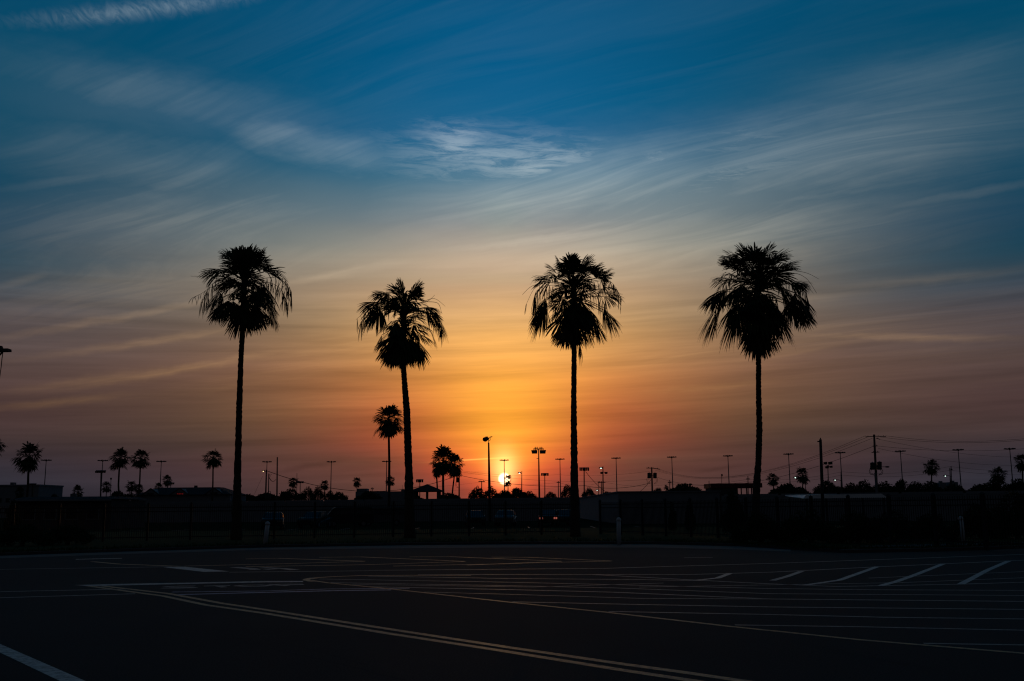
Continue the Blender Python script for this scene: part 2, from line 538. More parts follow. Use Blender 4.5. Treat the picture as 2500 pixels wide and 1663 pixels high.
class MB:
    def __init__(s):
        s.v, s.f = [], []

    def poly(s, pts):
        n = len(s.v)
        s.v += [tuple(p) for p in pts]
        s.f.append(tuple(range(n, n + len(pts))))

    def box(s, x0, x1, y0, y1, z0, z1):
        n = len(s.v)
        s.v += [(x, y, z) for z in (z0, z1) for x, y in ((x0, y0), (x1, y0), (x1, y1), (x0, y1))]
        for q in ((0, 3, 2, 1), (4, 5, 6, 7), (0, 1, 5, 4), (1, 2, 6, 5), (2, 3, 7, 6), (3, 0, 4, 7)):
            s.f.append(tuple(n + i for i in q))

    def hexa(s, lo, hi):             # 4 points below, 4 points above, same order
        n = len(s.v)
        s.v += [tuple(p) for p in lo] + [tuple(p) for p in hi]
        for q in ((0, 3, 2, 1), (4, 5, 6, 7), (0, 1, 5, 4), (1, 2, 6, 5), (2, 3, 7, 6), (3, 0, 4, 7)):
            s.f.append(tuple(n + i for i in q))

    def tube(s, pts, radii, n=8, cap=True):
        pts = [Vector(p) for p in pts]
        if not hasattr(radii, '__len__'):
            radii = [radii] * len(pts)
        base = len(s.v)
        ref = None
        for i, p in enumerate(pts):
            t = (pts[min(i + 1, len(pts) - 1)] - pts[max(i - 1, 0)]).normalized()
            if ref is None:
                ref = Vector((1, 0, 0)) if abs(t.x) < 0.8 else Vector((0, 0, 1))
            a = (ref - t * ref.dot(t)).normalized()
            ref = a
            b = t.cross(a)
            for k in range(n):
                an = 2 * math.pi * k / n
                s.v.append(tuple(p + (a * math.cos(an) + b * math.sin(an)) * radii[i]))
        for i in range(len(pts) - 1):
            for k in range(n):
                k2 = (k + 1) % n
                s.f.append((base + i * n + k, base + i * n + k2, base + (i + 1) * n + k2, base + (i + 1) * n + k))
        if cap:
            s.f.append(tuple(base + k for k in reversed(range(n))))
            s.f.append(tuple(base + (len(pts) - 1) * n + k for k in range(n)))

    def ball(s, c, rx, ry, rz, n=10, m_=6):
        base = len(s.v)
        for i in range(m_ + 1):
            ph = math.pi * i / m_
            for k in range(n):
                an = 2 * math.pi * k / n
                s.v.append((c[0] + rx * math.sin(ph) * math.cos(an), c[1] + ry * math.sin(ph) * math.sin(an), c[2] + rz * math.cos(ph)))
        for i in range(m_):
            for k in range(n):
                k2 = (k + 1) % n
                s.f.append((base + i * n + k, base + (i + 1) * n + k, base + (i + 1) * n + k2, base + i * n + k2))

    def build(s, name, material, parent=None, loc=(0, 0, 0), smooth_=False):
        me = bpy.data.meshes.new(name)
        me.from_pydata(s.v, [], s.f)
        me.materials.append(material)
        if smooth_:
            me.polygons.foreach_set('use_smooth', [True] * len(me.polygons))
        me.update()
        o = bpy.data.objects.new(name, me)
        o.location = loc
        if parent is not None:
            o.parent = parent
        col.objects.link(o)
        return o


def empty(name, loc):
    o = bpy.data.objects.new(name, None)
    o.empty_display_size = 0.3
    o.location = loc
    col.objects.link(o)
    return o


def copy_tree(o, parent=None):
    c = o.copy()
    col.objects.link(c)
    c.parent = parent
    for ch in [q for q in bpy.data.objects if q.parent == o]:
        copy_tree(ch, c)
    return c


class Site:                         # a thing standing on the ground at distance d below pixel column px
    def __init__(s, name, label, cat, px, py, d, group=None, z=0.0):
        p = at(px, py, d)
        s.d, s.o = d, Vector((p.x, d, z))
        s.root = tag(empty(name, s.o), label, cat, group)

    def L(s, px, py, dy=0.0):
        return at(px, py, s.d) - s.o + Vector((0, dy, 0))

    def m(s, px):                   # pixels to metres here
        return px * s.d / FPX


def structure(o):
    o['kind'] = 'structure'
    return o


# ------------------------------------------------------------------ ground
b = MB()
b.poly([(-5000, -300, -0.30), (5000, -300, -0.30), (5000, 9000, -0.30), (-5000, 9000, -0.30)])
structure(b.build('ground', M_GROUND))

kerb_px = [(-260, 1366), (0, 1357), (300, 1347), (640, 1337), (1000, 1331), (1240, 1329), (1600, 1329), (1800, 1334),
           (1930, 1342), (2060, 1350), (2300, 1346), (2500, 1339), (2760, 1330)]
KERB = [ground(*p) for p in kerb_px]
kb = [Vector((-60, KERB[0].y - 9, 0))] + KERB + [Vector((50, KERB[-1].y + 1, 0))]
b = MB()
for a_, c_ in zip(kb[:-1], kb[1:]):
    b.poly([(a_.x, -40, 0), (c_.x, -40, 0), (c_.x, c_.y, 0), (a_.x, a_.y, 0)])
LOT = structure(b.build('parking_lot', M_ASPH))
# concrete apron in front of the kerb
b = MB()
ap = [(-260, 1374), (0, 1363.5), (300, 1353), (640, 1342.5), (1000, 1338.5), (1240, 1337), (1600, 1337), (1800, 1342), (1930, 1347)]
AP = [ground(*p) for p in ap]
for i in range(len(AP) - 1):
    b.poly([(AP[i].x, AP[i].y, 0.004), (AP[i + 1].x, AP[i + 1].y, 0.004), (KERB[i + 1].x, KERB[i + 1].y - 0.02, 0.004), (KERB[i].x, KERB[i].y - 0.02, 0.004)])
b.build('concrete_apron', M_CONC, LOT)
# verge: raised grass behind a real kerb step
b = MB()
for a_, c_ in zip(kb[:-1], kb[1:]):
    b.poly([(a_.x, a_.y, -0.05), (c_.x, c_.y, -0.05), (c_.x, c_.y, 0.11), (a_.x, a_.y, 0.11)])
    b.poly([(a_.x, a_.y, 0.11), (c_.x, c_.y, 0.11), (c_.x, c_.y + 0.16, 0.12), (a_.x, a_.y + 0.16, 0.12)])
structure(b.build('kerb', M_DWALL))
b = MB()
for a_, c_ in zip(kb[:-1], kb[1:]):
    b.poly([(a_.x, a_.y + 0.16, 0.10), (c_.x, c_.y + 0.16, 0.10), (c_.x, 78, 0.10), (a_.x, 78, 0.10)])
b.poly([(-70, 78, 0.10), (60, 78, 0.10), (60, 79, 0), (-70, 79, 0)])
VERGE = structure(b.build('grass_verge', M_GRASS))
b = MB()
b.poly([(-400, 79, 0), (400, 79, 0), (500, 700, 0), (-500, 700, 0)])
FAR = structure(b.build('far_parking_lot', M_GROUND))
# pale footpath crossing the verge on the right
b = MB()
fp = [ground(2085, 1333, 0.104), ground(2440, 1325, 0.104), ground(2520, 1322, 0.104), ground(2520, 1326.5, 0.104), ground(2440, 1329.5, 0.104), ground(2150, 1336, 0.104)]
b.poly(fp)
structure(b.build('footpath', M_CONC))


def stripe(pts, wid, material, name, z=0.004, parent=LOT, n_=1):
    """painted line along ground pixels, constant real width"""
    P = [ground(*p) for p in pts]
    b = MB()
    L_, R_ = [], []
    for i, p in enumerate(P):
        t = (P[min(i + 1, len(P) - 1)] - P[max(i - 1, 0)]).normalized()
        s = Vector((-t.y, t.x, 0)) * wid / 2
        L_.append((p + s).to_tuple()[:2] + (z,))
        R_.append((p - s).to_tuple()[:2] + (z,))
    for i in range(len(P) - 1):
        b.poly([R_[i], R_[i + 1], L_[i + 1], L_[i]])
    return b.build(name, material, parent)


def quad_mark(pts, material, name, z=0.004):
    b = MB()
    b.poly([ground(*p).to_tuple()[:2] + (z,) for p in pts])
    return b.build(name, material, LOT)


YL, WL = 'yellow_line', 'white_line'
# near double line, thick corner line, stop line
stripe([(248, 1431), (410, 1449.5), (545, 1474), (640, 1488), (940, 1535), (1240, 1581), (1520, 1622), (1660, 1641), (1900, 1676)], 0.13, M_YELLOW, YL)
stripe([(212, 1430.5), (400, 1456), (505, 1478), (640, 1497), (940, 1546), (1240, 1592), (1520, 1637), (1700, 1664), (1820, 1683)], 0.13, M_YELLOW, YL)
quad_mark([(-60, 1568), (-60, 1547), (0, 1573), (207, 1663), (300, 1704), (232, 1704), (145, 1663), (0, 1594)], M_WHITE, WL)
quad_mark([(182, 1429), (300, 1426), (450, 1423.4), (640, 1419.2), (740, 1419), (740, 1421.5), (640, 1422.3), (450, 1426.2), (300, 1429.5), (215, 1431)], M_WHITE, WL)
quad_mark([(398, 1385), (450, 1384), (560, 1395.5), (497, 1396.5)], M_WHITE, 'white_block')
# yellow island outline with a rounded nose
quad_mark([(738, 1417), (742, 1414), (756, 1411.5), (775, 1410.5), (764, 1413), (756, 1416), (758, 1419), (774, 1421.5), (752, 1420)], M_YELLOW, 'yellow_nose', 0.006)
stripe([(757, 1414), (775, 1411), (810, 1408.5), (880, 1405.8), (1000, 1405), (1150, 1405.2)], 0.16, M_YELLOW, YL, 0.005)
stripe([(757, 1417), (800, 1423.5), (950, 1438), (1100, 1455), (1240, 1470.5), (1480, 1495.5), (1780, 1530), (2100, 1563), (2500, 1596), (2800, 1620)], 0.10, M_YELLOW, YL, 0.005)
# bay lines across the lot
bays = [
    ([(900, 1393), (1240, 1390), (1480, 1388), (1880, 1376), (2500, 1354), (2700, 1347)], 0.22, M_FAINT),
    ([(1020, 1404), (1240, 1403), (1690, 1403), (1880, 1397.5), (2140, 1384.5), (2500, 1368), (2700, 1359)], 0.20, M_FAINT),
    ([(1450, 1403.5), (1703, 1417), (1860, 1425), (2040, 1432.5), (2340, 1427), (2500, 1422), (2700, 1415)], 0.18, M_FAINT),
    ([(900, 1407), (1240, 1413), (1560, 1415.5), (1730, 1418.5)], 0.18, M_FAINT),
    ([(780, 1414), (1240, 1422), (1500, 1428), (1880, 1437.5), (2140, 1440.5), (2500, 1442), (2700, 1443)], 0.16, M_FAINT),
    ([(806, 1423), (1240, 1430.5), (1500, 1436), (1880, 1450), (2500, 1454.5), (2700, 1456)], 0.15, M_FAINT),
    ([(900, 1433), (1240, 1440), (1500, 1446.5), (1880, 1463), (2500, 1469), (2700, 1471)], 0.14, M_WHITE),
    ([(1035, 1446), (1240, 1451.5), (1500, 1459.5), (1560, 1461.5), (1880, 1463.2)], 0.12, M_FAINT),
    ([(1250, 1470), (1560, 1476.5), (1880, 1482.5), (2500, 1488.5), (2700, 1490)], 0.12, M_WHITE),
    ([(1486, 1493.5), (1880, 1501), (2150, 1507.5), (2500, 1512), (2700, 1514)], 0.11, M_WHITE),
    ([(1794, 1526.5), (2100, 1531), (2500, 1539.5), (2700, 1543)], 0.10, M_WHITE),
    ([(2255, 1571.5), (2500, 1575.5), (2700, 1579)], 0.10, M_WHITE),
    ([(860, 1427), (1300, 1434), (1620, 1424)], 0.12, M_FAINT),
    ([(1560, 1434), (1880, 1428.5), (2200, 1423), (2500, 1411), (2700, 1404)], 0.13, M_FAINT),
    ([(2120, 1412), (2500, 1396), (2700, 1388)], 0.13, M_FAINT),
]
for pts, wd, mt in bays:
    stripe(pts, wd * (0.72 if mt is M_FAINT else 0.9), M_FAINT, WL)
# hatch bars on the right
for pts in ([(1782, 1400.5), (1752, 1412), (1700, 1417.5)], [(1957, 1395.5), (1922, 1408), (1886, 1418)],
            [(2142, 1384), (2095, 1401), (2050, 1417), (1965, 1429.5)], [(2302, 1377.5), (2235, 1404), (2190, 1420), (2150, 1431)],
            [(2462, 1370.5), (2410, 1393), (2380, 1409), (2346, 1427)]):
    stripe(pts, 0.15, M_WHITE, 'white_bar', 0.007)
# far yellow bay noses
far_l = [[(225, 1371.5), (290, 1377.5), (440, 1383)], [(600, 1365), (680, 1363.5), (890, 1370.5)], [(450, 1382.5), (720, 1376), (890, 1370.8)],
         [(780, 1361), (880, 1360), (1135, 1371)], [(600, 1384), (900, 1379), (1135, 1371.3)], [(1000, 1360), (1100, 1359.5), (1370, 1370.6)],
         [(960, 1382.5), (1200, 1377.5), (1370, 1371)], [(1200, 1360.5), (1290, 1361), (1492, 1370)], [(1140, 1380), (1300, 1374.5), (1492, 1370.3)]]
for pts in far_l:
    stripe(pts, 0.16, M_YELLOW, YL)
stripe([(185, 1366), (298, 1363.3)], 0.34, M_WHITE, WL)
for pts in ([(0, 1445), (320, 1438.5)], [(-200, 1469), (0, 1460), (330, 1450.2)], [(-300, 1388), (0, 1390.5), (420, 1384)], [(1670, 1362), (1740, 1361.5)], [(560, 1397.5), (900, 1394)]):
    stripe(pts, 0.14, M_FAINT, WL)
# blue bay edge and worn lettering strokes beside the stop line
stripe([(430, 1452.5), (640, 1447), (820, 1442.5), (955, 1440.8)], 0.20, M_BLUE, 'blue_line')
stripe([(420, 1446), (640, 1443.5), (800, 1438.5), (1000, 1437)], 0.13, M_BLUE, 'blue_line')
for pts in ([(476, 1431.4), (440, 1431.6), (402, 1433.0), (425, 1434.3), (468, 1434.7), (480, 1435.6), (442, 1436.6), (395, 1436.6)],
            [(498, 1431.6), (562, 1430.0)], [(530, 1430.8), (548, 1434.6)],
            [(575, 1431.0), (594, 1429.5), (634, 1428.9), (660, 1430.3), (644, 1431.9), (600, 1432.5), (575, 1431.0)],
            [(657, 1427.7), (702, 1430.9)], [(657, 1427.7), (700, 1426.9), (734, 1426.7), (740, 1427.9), (690, 1429.2)]):
    stripe(pts, 0.15, M_FAINT, 'stop_letter_stroke', 0.006)
for pts in ([(572, 1385.5), (615, 1389), (625, 1391.5)], [(640, 1386.5), (680, 1388)], [(648, 1391), (690, 1388.5), (720, 1392)]):
    stripe(pts, 0.3, M_FAINT, 'worn_lettering', 0.006)
# sealed cracks
rng = random.Random(4)


def crack(pts, wd):
    out = []
    for (x0, y0), (x1, y1) in zip(pts[:-1], pts[1:]):
        for k in range(7):
            t = k / 7
            out.append((x0 + (x1 - x0) * t + rng.uniform(-6, 6), y0 + (y1 - y0) * t + rng.uniform(-1, 1)))
    stripe(out + [pts[-1]], wd, M_SEAL, 'crack_seal', 0.003)


crack([(210, 1478), (405, 1524), (640, 1580), (830, 1622), (1010, 1668)], 0.035)
crack([(405, 1526), (470, 1512)], 0.03)
crack([(530, 1552), (700, 1570), (900, 1625)], 0.03)
crack([(0, 1390), (330, 1386), (600, 1378)], 0.10)
crack([(1600, 1590), (1900, 1560), (2300, 1640)], 0.03)

# short grass standing along the kerb and over the verge
b = MB()
rng = random.Random(7)
for i in range(9000):
    k = rng.random() * (len(KERB) - 1)
    i0 = int(k)
    p = KERB[i0].lerp(KERB[i0 + 1], k - i0)
    x = p.x + rng.uniform(-0.4, 0.4)
    y = p.y + 0.2 + abs(rng.gauss(0, 3.0)) * rng.random()
    h, a_, s = rng.uniform(0.04, 0.13), rng.uniform(0, 6.28), rng.uniform(0.01, 0.03)
    lx, ly = rng.gauss(0, 0.03), rng.gauss(0, 0.03)
    b.poly([(x - s * math.cos(a_), y - s * math.sin(a_), 0.09), (x + s * math.cos(a_), y + s * math.sin(a_), 0.09), (x + lx, y + ly, 0.10 + h)])
g = b.build('grass', M_GRASS)
g['kind'] = 'stuff'
g['label'] = 'short rough grass growing along the kerb of the verge'

# ------------------------------------------------------------------ bollards
for k, (px, ytop, ybase, lab) in enumerate(((647, 1273, 1329, 'slightly leaning white bollard beside the tall palm with the straight slim trunk'),
                                            (1511, 1263, 1325, 'white domed bollard on the grass beside the palm with hanging dry strands'),
                                            (2353, 1260, 1323, 'white domed bollard on the grass in front of the dark hedge'))):
    p = ground(px, ybase, 0.10)
    d = p.y
    o = tag(empty('bollard', (p.x, p.y, 0.10)), lab, 'bollard', 'white bollards along the verge')
    h = at(px, ytop, d).z - 0.10
    r = 6.0 * d / FPX
    lean = (0.10 if k == 0 else (0.02 if k == 1 else -0.06))
    q = MB()
    q.tube([(0, 0, -0.1), (lean * 0.5, 0, h * 0.5), (lean * 0.86, 0, h * 0.86)], r * 0.86, 16)
    q.build('post', M_BOLL, o, smooth_=True)
    q = MB()
    q.tube([(lean * 0.84, 0, h * 0.85), (lean * 0.88, 0, h * 0.885), (lean * 0.9, 0, h * 0.90), (lean * 0.94, 0, h * 0.95), (lean * 0.98, 0, h * 0.985), (lean, 0, h)], [r * 0.98, r * 1.02, r, r * 0.86, r * 0.5, r * 0.08], 16)
    q.build('cap', M_BOLL, o, smooth_=True)

# ------------------------------------------------------------------ fence
FZ, FH = 0.10, 1.86


def fence(label, p0, p1, pitch, name='iron_fence'):
    p0, p1 = Vector(p0), Vector(p1)
    L_ = (p1 - p0).length
    t = (p1 - p0) / L_
    root = tag(empty(name, (p0.x, p0.y, FZ)), label, 'fence', 'black iron fences')
    root.rotation_euler = (0, 0, math.atan2(t.y, t.x))
    n = int(L_ / pitch)
    pm = MB()
    pm.box(-0.055, 0.055, -0.055, 0.055, -0.1, FH + 0.06)
    pm.hexa([(-0.075, -0.075, FH + 0.06), (0.075, -0.075, FH + 0.06), (0.075, 0.075, FH + 0.06), (-0.075, 0.075, FH + 0.06)],
            [(-0.02, -0.02, FH + 0.14), (0.02, -0.02, FH + 0.14), (0.02, 0.02, FH + 0.14), (-0.02, 0.02, FH + 0.14)])
    post = pm.build('post', M_BLACK, root)
    for i in range(1, n + 1):
        c = post.copy()
        col.objects.link(c)
        c.location = (i * pitch, 0, 0)
    first = []
    for zz in (0.16, FH - 0.36, FH - 0.16):
        rm = MB()
        rm.box(0.056, pitch - 0.056, -0.02, 0.02, zz, zz + 0.045)
        first.append(rm.build('rail', M_BLACK, root))
    for i in range(1, n):
        for r_ in first:
            c = r_.copy()
            col.objects.link(c)
            c.location = (i * pitch, 0, 0)
    pk = MB()
    step = pitch / 20
    for i in range(n):
        for k in range(1, 20):
            x = i * pitch + k * step
            pk.hexa([(x - 0.011, -0.0085, 0.06), (x + 0.011, -0.0085, 0.06), (x + 0.011, 0.0085, 0.06), (x - 0.011, 0.0085, 0.06)],
                    [(x - 0.011, -0.0085, FH), (x + 0.011, -0.0085, FH), (x + 0.011, 0.0085, FH), (x - 0.011, 0.0085, FH)])
    o = pk.build('pickets', M_BLACK, root)
    o['kind'] = 'stuff'
    return root


CORNER = (5.15, 60.0)
fence('long black iron picket fence running behind the row of tall palms', (-34.0, 49.5, 0), (*CORNER, 0), 2.17)
fence('shorter black iron picket fence running from the corner post towards the dark hedge', (*CORNER, 0), (20.5, 30.5, 0), 2.17)


# ------------------------------------------------------------------ foliage helpers
def leaf_mass(b, lumps, n, size, rg, flat=0.85):
    tot = sum(l[3] * l[4] for l in lumps)
    for (cx, cy, cz, rx, rz) in lumps:
        m_ = max(6, int(n * rx * rz / tot))
        for _ in range(m_):
            while True:
                u = Vector((rg.uniform(-1, 1), rg.uniform(-1, 1), rg.uniform(-1, 1)))
                if 0.05 < u.length < 1:
                    break
            u = u.normalized() * (u.length ** 0.45) * rg.uniform(0.75, 1.12)
            c = Vector((cx + u.x * rx, cy + u.y * rx * flat, cz + u.z * rz))
            s = size * rg.uniform(0.5, 1.3)
            a = Vector((rg.gauss(0, 1), rg.gauss(0, 1), rg.gauss(0, 1))).normalized()
            e = a.orthogonal().normalized()
            f = a.cross(e)
            an = rg.uniform(0, 6.28)
            e, f = e * math.cos(an) + f * math.sin(an), f * math.cos(an) - e * math.sin(an)
            b.poly([c - e * s, c - f * s * 0.45, c + e * s, c + f * s * 0.45])


def tree(label, px, ytop, ybot, wpx, d, seed, n=900, lumps=7, name='leafy_tree', group='trees along the skyline', cat='tree', size=None, z=0.0):
    rg = random.Random(seed)
    st = Site(name, label, cat, px, 1215, d, group, z)
    top, low = st.L(px, ytop), st.L(px, ybot)
    H, W = top.z, st.m(wpx)
    hc = max(0.5, H - max(0.1, low.z))
    ls = [(0, 0, H - hc * 0.42, W * 0.28, hc * 0.40)]
    for i in range(lumps):
        x = rg.uniform(-0.5, 0.5) * W
        r_ = W * rg.uniform(0.13, 0.24)
        zt = H - hc * (0.12 + 0.5 * (abs(x) / (W * 0.5)) ** 1.6) - rg.random() * hc * 0.22
        x = max(-W * 0.5 + r_ * 0.8, min(W * 0.5 - r_ * 0.8, x))
        rz = min(r_ * 0.9, hc * 0.35)
        ls.append((x, rg.uniform(-0.25, 0.25) * W, zt - rz * 0.8, r_, rz))
    ls.append((0, 0, H - hc * 0.75, W * 0.4, hc * 0.3))
    for sx in (-0.3, 0.3):
        ls.append((sx * W, 0, H - hc * 0.8, W * 0.26, hc * 0.26))
    t = MB()
    r0 = max(0.12, W * 0.03)
    t.tube([(0, 0, -0.15), (0.1, 0, H * 0.3), (0, 0, H * 0.62)], [r0, r0 * 0.8, r0 * 0.4], 7)
    for l in ls[1:6]:
        t.tube([(0.05, 0, H * 0.3), (l[0] * 0.5, l[1] * 0.5, (H * 0.35 + l[2]) / 2), (l[0], l[1], l[2])], [r0 * 0.5, r0 * 0.35, r0 * 0.1], 5)
    t.build('trunk', M_WOOD, st.root)
    c = MB()
    leaf_mass(c, ls, n, size or max(0.12, W * 0.05), rg)
    c.build('crown', M_LEAF, st.root)
    return st.root


def fan(b, H, az, el, L, spread, nseg, droop, rg, tw=0.0):
    """one fan blade: hub H, direction, length; segments solid near the hub, free and drooping at the tips"""
    D = Vector((math.cos(el) * math.cos(az), math.cos(el) * math.sin(az), math.sin(el)))
    S = Vector((-math.sin(az), math.cos(az), 0))
    N_ = D.cross(S)
    S = S * math.cos(tw) + N_ * math.sin(tw)
    N_ = D.cross(S)
    dl = spread / nseg / 2
    ts = (0.04, 0.40, 0.70, 0.81, 0.92, 1.0)
    ws = (1.2, 1.2, 1.15, 0.95, 0.62, 0.10)
    side = 0.30 if el > -0.9 else 0.10
    for i in range(nseg):
        th = ((i + 0.5) / nseg - 0.5) * spread
        l = L * (0.70 + 0.30 * math.cos(th * 0.85)) * rg.uniform(0.86, 1.10)
        dr = D * math.cos(th) + S * math.sin(th)
        W = S * math.cos(th) - D * math.sin(th)
        dp = droop * rg.uniform(0.6, 1.5)
        fold = (0.04 if i % 2 else -0.04)
        bend = rg.gauss(0, 0.035)
        n0 = len(b.v)
        for t, wk in zip(ts, ws):
            q = H + dr * (l * t) + N_ * (fold * l * t * (1 - t)) + W * (bend * l * t * t)
            q = q - Vector((0, 0, dp * l * t ** 2.6 + side * l * t * math.sin(th) ** 2))
            hw = max(0.004, math.tan(dl) * l * min(t, 0.75) * wk)
            b.v.append(tuple(q + W * hw))
            b.v.append(tuple(q - W * hw))
        for k in range(len(ts) - 1):
            b.f.append((n0 + 2 * k, n0 + 2 * k + 1, n0 + 2 * k + 3, n0 + 2 * k + 2))


def stalk(b, pts, rg, n_str, lmin, lmax, r=0.014):
    """arching flower stalk with hanging strings"""
    P = [Vector(p) for p in pts]
    out = []
    for i in range(len(P) - 1):
        for k in range(5):
            t = k / 5
            p0, p1, p2, p3 = P[max(i - 1, 0)], P[i], P[i + 1], P[min(i + 2, len(P) - 1)]
            out.append(0.5 * (2 * p1 + (p2 - p0) * t + (2 * p0 - 5 * p1 + 4 * p2 - p3) * t * t + (3 * p1 - p0 - 3 * p2 + p3) * t ** 3))
    out.append(P[-1])
    b.tube(out, [r * (1.3 - 0.8 * i / len(out)) for i in range(len(out))], 4)
    for _ in range(int(n_str * 1.4)):
        k = rg.randrange(len(out) // 3, len(out))
        p = out[k]
        l = rg.uniform(lmin, lmax)
        x, y = rg.gauss(0, 0.10), rg.gauss(0, 0.15)
        q = [p, p + Vector((x * 0.5, y * 0.5, -l * 0.35)), p + Vector((x * 0.9, y, -l * 0.7)), p + Vector((x, y, -l))]
        b.tube(q, [0.010, 0.016, 0.018, 0.006], 3)


def big_palm(label, trunk_px, d, center, fronds, stalks, seed, base_y, fill=28, strands=(), shaft=None):
    rg = random.Random(seed)
    bx = trunk_px[-1][0]
    st = Site('fan_palm', label, 'palm tree', bx, base_y, d, 'tall palms along the verge', 0.10)
    t = MB()
    pts, rad = [], []
    tp = list(reversed(trunk_px))
    for i in range(len(tp) - 1):
        for k in range(26):
            f = k / 26
            x = tp[i][0] + (tp[i + 1][0] - tp[i][0]) * f
            y = tp[i][1] + (tp[i + 1][1] - tp[i][1]) * f
            wd = tp[i][2] + (tp[i + 1][2] - tp[i][2]) * f
            p = st.L(x, y)
            if i == 0 and k == 0:
                p.z = -0.15
            pts.append(p + Vector((rg.gauss(0, 0.006), rg.gauss(0, 0.006), 0)))
            rad.append(st.m(wd) / 2 * rg.uniform(0.91, 1.07))
    ax_top = st.L(*center)
    pts.append(ax_top)
    rad.append(st.m(tp[-1][2]) / 2 * 1.1)
    t.tube(pts, rad, 14)
    t.build('trunk', M_TRUNK, st.root, smooth_=True)
    ax_base = st.L(trunk_px[0][0], trunk_px[0][1])
    # old leaf bases wrapped round the top of the trunk
    t = MB()
    for i in range(46):
        f = rg.random()
        p = ax_base.lerp(ax_top, f * 0.95)
        a = rg.uniform(0, 6.28)
        o_ = Vector((math.cos(a), math.sin(a), 0))
        r0 = st.m(tp[-1][2]) / 2
        t.tube([p + o_ * r0 * 0.7, p + o_ * (r0 + 0.08) + Vector((0, 0, 0.14)), p + o_ * (r0 + rg.uniform(0.12, 0.3)) + Vector((0, 0, rg.uniform(0.1, 0.3)))], [0.06, 0.045, 0.015], 5)
    t.build('leaf_bases', M_DEAD, st.root)

    def one(H, az, el, L, spread, droop, tw, nseg, dead):
        # petiole leaves the axis below the hub and arches out to it
        dz = H.z
        f = min(1.0, max(0.0, (dz - ax_base.z) / max(0.1, ax_top.z - ax_base.z)))
        o_ = ax_base.lerp(ax_top, min(1.0, f * 0.75 + 0.12 if el > -0.3 else f * 0.75 + 0.3))
        if o_.z > H.z + 0.7 and el > -1.2:
            o_.z = H.z + 0.5
        b = MB()
        mid = (o_ + H) / 2 + Vector((0, 0, 0.12))
        b.tube([o_, mid, H], [0.035, 0.025, 0.016], 5)
        fan(b, H, az, el, L, spread, nseg, droop, rg, tw)
        b.build('frond', M_DEAD if dead else M_FROND, st.root)

    for (hx, hy, az, el, L, spread) in fronds:
        azr, elr = R(az + rg.uniform(-8, 8)), R(el)
        out = math.sin(azr)
        H = st.L(hx, hy) + Vector((0, out * 0.35 * rg.uniform(0.7, 1.2), 0))
        dead = el < -60
        dr_ = 0.12 if dead else (0.40 if el < 30 else 0.20)
        one(H, azr, elr, L * (0.98 if dead else 1.22), R(spread), dr_, rg.uniform(-0.4, 0.4), 26, dead)
        for _ in range(1 if (el >= 60 or dead) else 2):          # older fronds close beside it
            H2 = H + Vector((rg.gauss(0, 0.10), rg.gauss(0, 0.25), rg.gauss(-0.05, 0.10)))
            one(H2, azr + R(rg.choice((-1, 1)) * rg.uniform(25, 50)), elr - R(rg.uniform(0, 14)), L * rg.uniform(0.95, 1.15) * (0.9 if dead else 1.0), R(spread), dr_, rg.uniform(-0.5, 0.5), 24, dead)
    for i in range(fill):
        f = (i + 0.5) / fill
        side = 1 if i % 2 else -1
        az = side * R(rg.uniform(45, 135))
        el = R(74 - 122 * f)
        c_ = ax_top.lerp(ax_base, f * 0.58)
        out = math.cos(el)
        H = c_ + Vector((math.cos(az) * 0.85 * out, math.sin(az) * 0.95 * out, 0.25 * math.sin(el) + 0.12 - 0.25 * f))
        one(H, az, el, rg.uniform(1.0, 1.25), R(rg.uniform(120, 160) if el > -0.9 else 95), 0.36 if el > -0.9 else 0.1, rg.uniform(-0.3, 0.3), 26, el < -0.9)
    for P, ns, l0, l1 in stalks:
        b = MB()
        pp = [st.L(x, y, rg.uniform(-0.3, 0.3)) for x, y in P]
        stalk(b, pp, rg, ns, l0, l1)
        b.build('flower_stalk', M_DEAD, st.root)
    return st.root


# ------------------------------------------------------------------ the four tall palms
big_palm('tall fan palm with a straight slim trunk and a square tuft of upright fronds',
         [(592, 812, 13), (588, 880, 13), (584, 1000, 15), (580, 1150, 17), (577, 1308, 27)], 54.0, (597, 668),
         [(566, 636, 160, 58, .95, 130), (624, 634, 20, 60, .95, 130), (608, 630, 60, 76, .9, 130), (584, 632, 120, 74, .9, 130), (595, 642, 90, 86, .98, 150), (580, 646, 165, 62, 1.05, 130), (612, 646, 15, 66, 1.05, 130), (570, 652, 150, 42, 1.0, 120), (626, 652, 40, 52, .9, 120),
          (600, 640, 270, 80, .98, 140), (646, 666, -25, 24, 1.10, 105), (548, 662, 202, 8, 1.10, 105), (540, 712, 205, -38, 1.0, 110), (648, 702, -60, -45, 1.0, 120), (655, 735, -25, -62, 1.15, 95),
          (660, 752, -15, -68, 1.1, 80), (562, 736, 235, -62, 1.2, 95), (584, 752, 265, -78, 1.30, 90), (606, 752, 275, -82, 1.2, 90), (632, 760, 285, -80, 1.15, 70),
          (548, 748, 215, -66, 1.05, 80), (600, 750, 90, -78, 1.25, 90), (575, 690, 240, 10, 1.0, 130), (622, 690, 300, 0, 1.0, 130)],
         [([(600, 690), (560, 678), (515, 690), (490, 735)], 26, 0.4, 1.1), ([(600, 690), (640, 678), (690, 680), (712, 712)], 34, 0.5, 1.3),
          ([(600, 700), (650, 690), (685, 705), (700, 735)], 30, 0.4, 1.2), ([(590, 676), (540, 676), (468, 676)], 0, 0.1, 0.2), ([(595, 700), (530, 700), (490, 716), (468, 727)], 8, 0.2, .8)], 11, 1300)
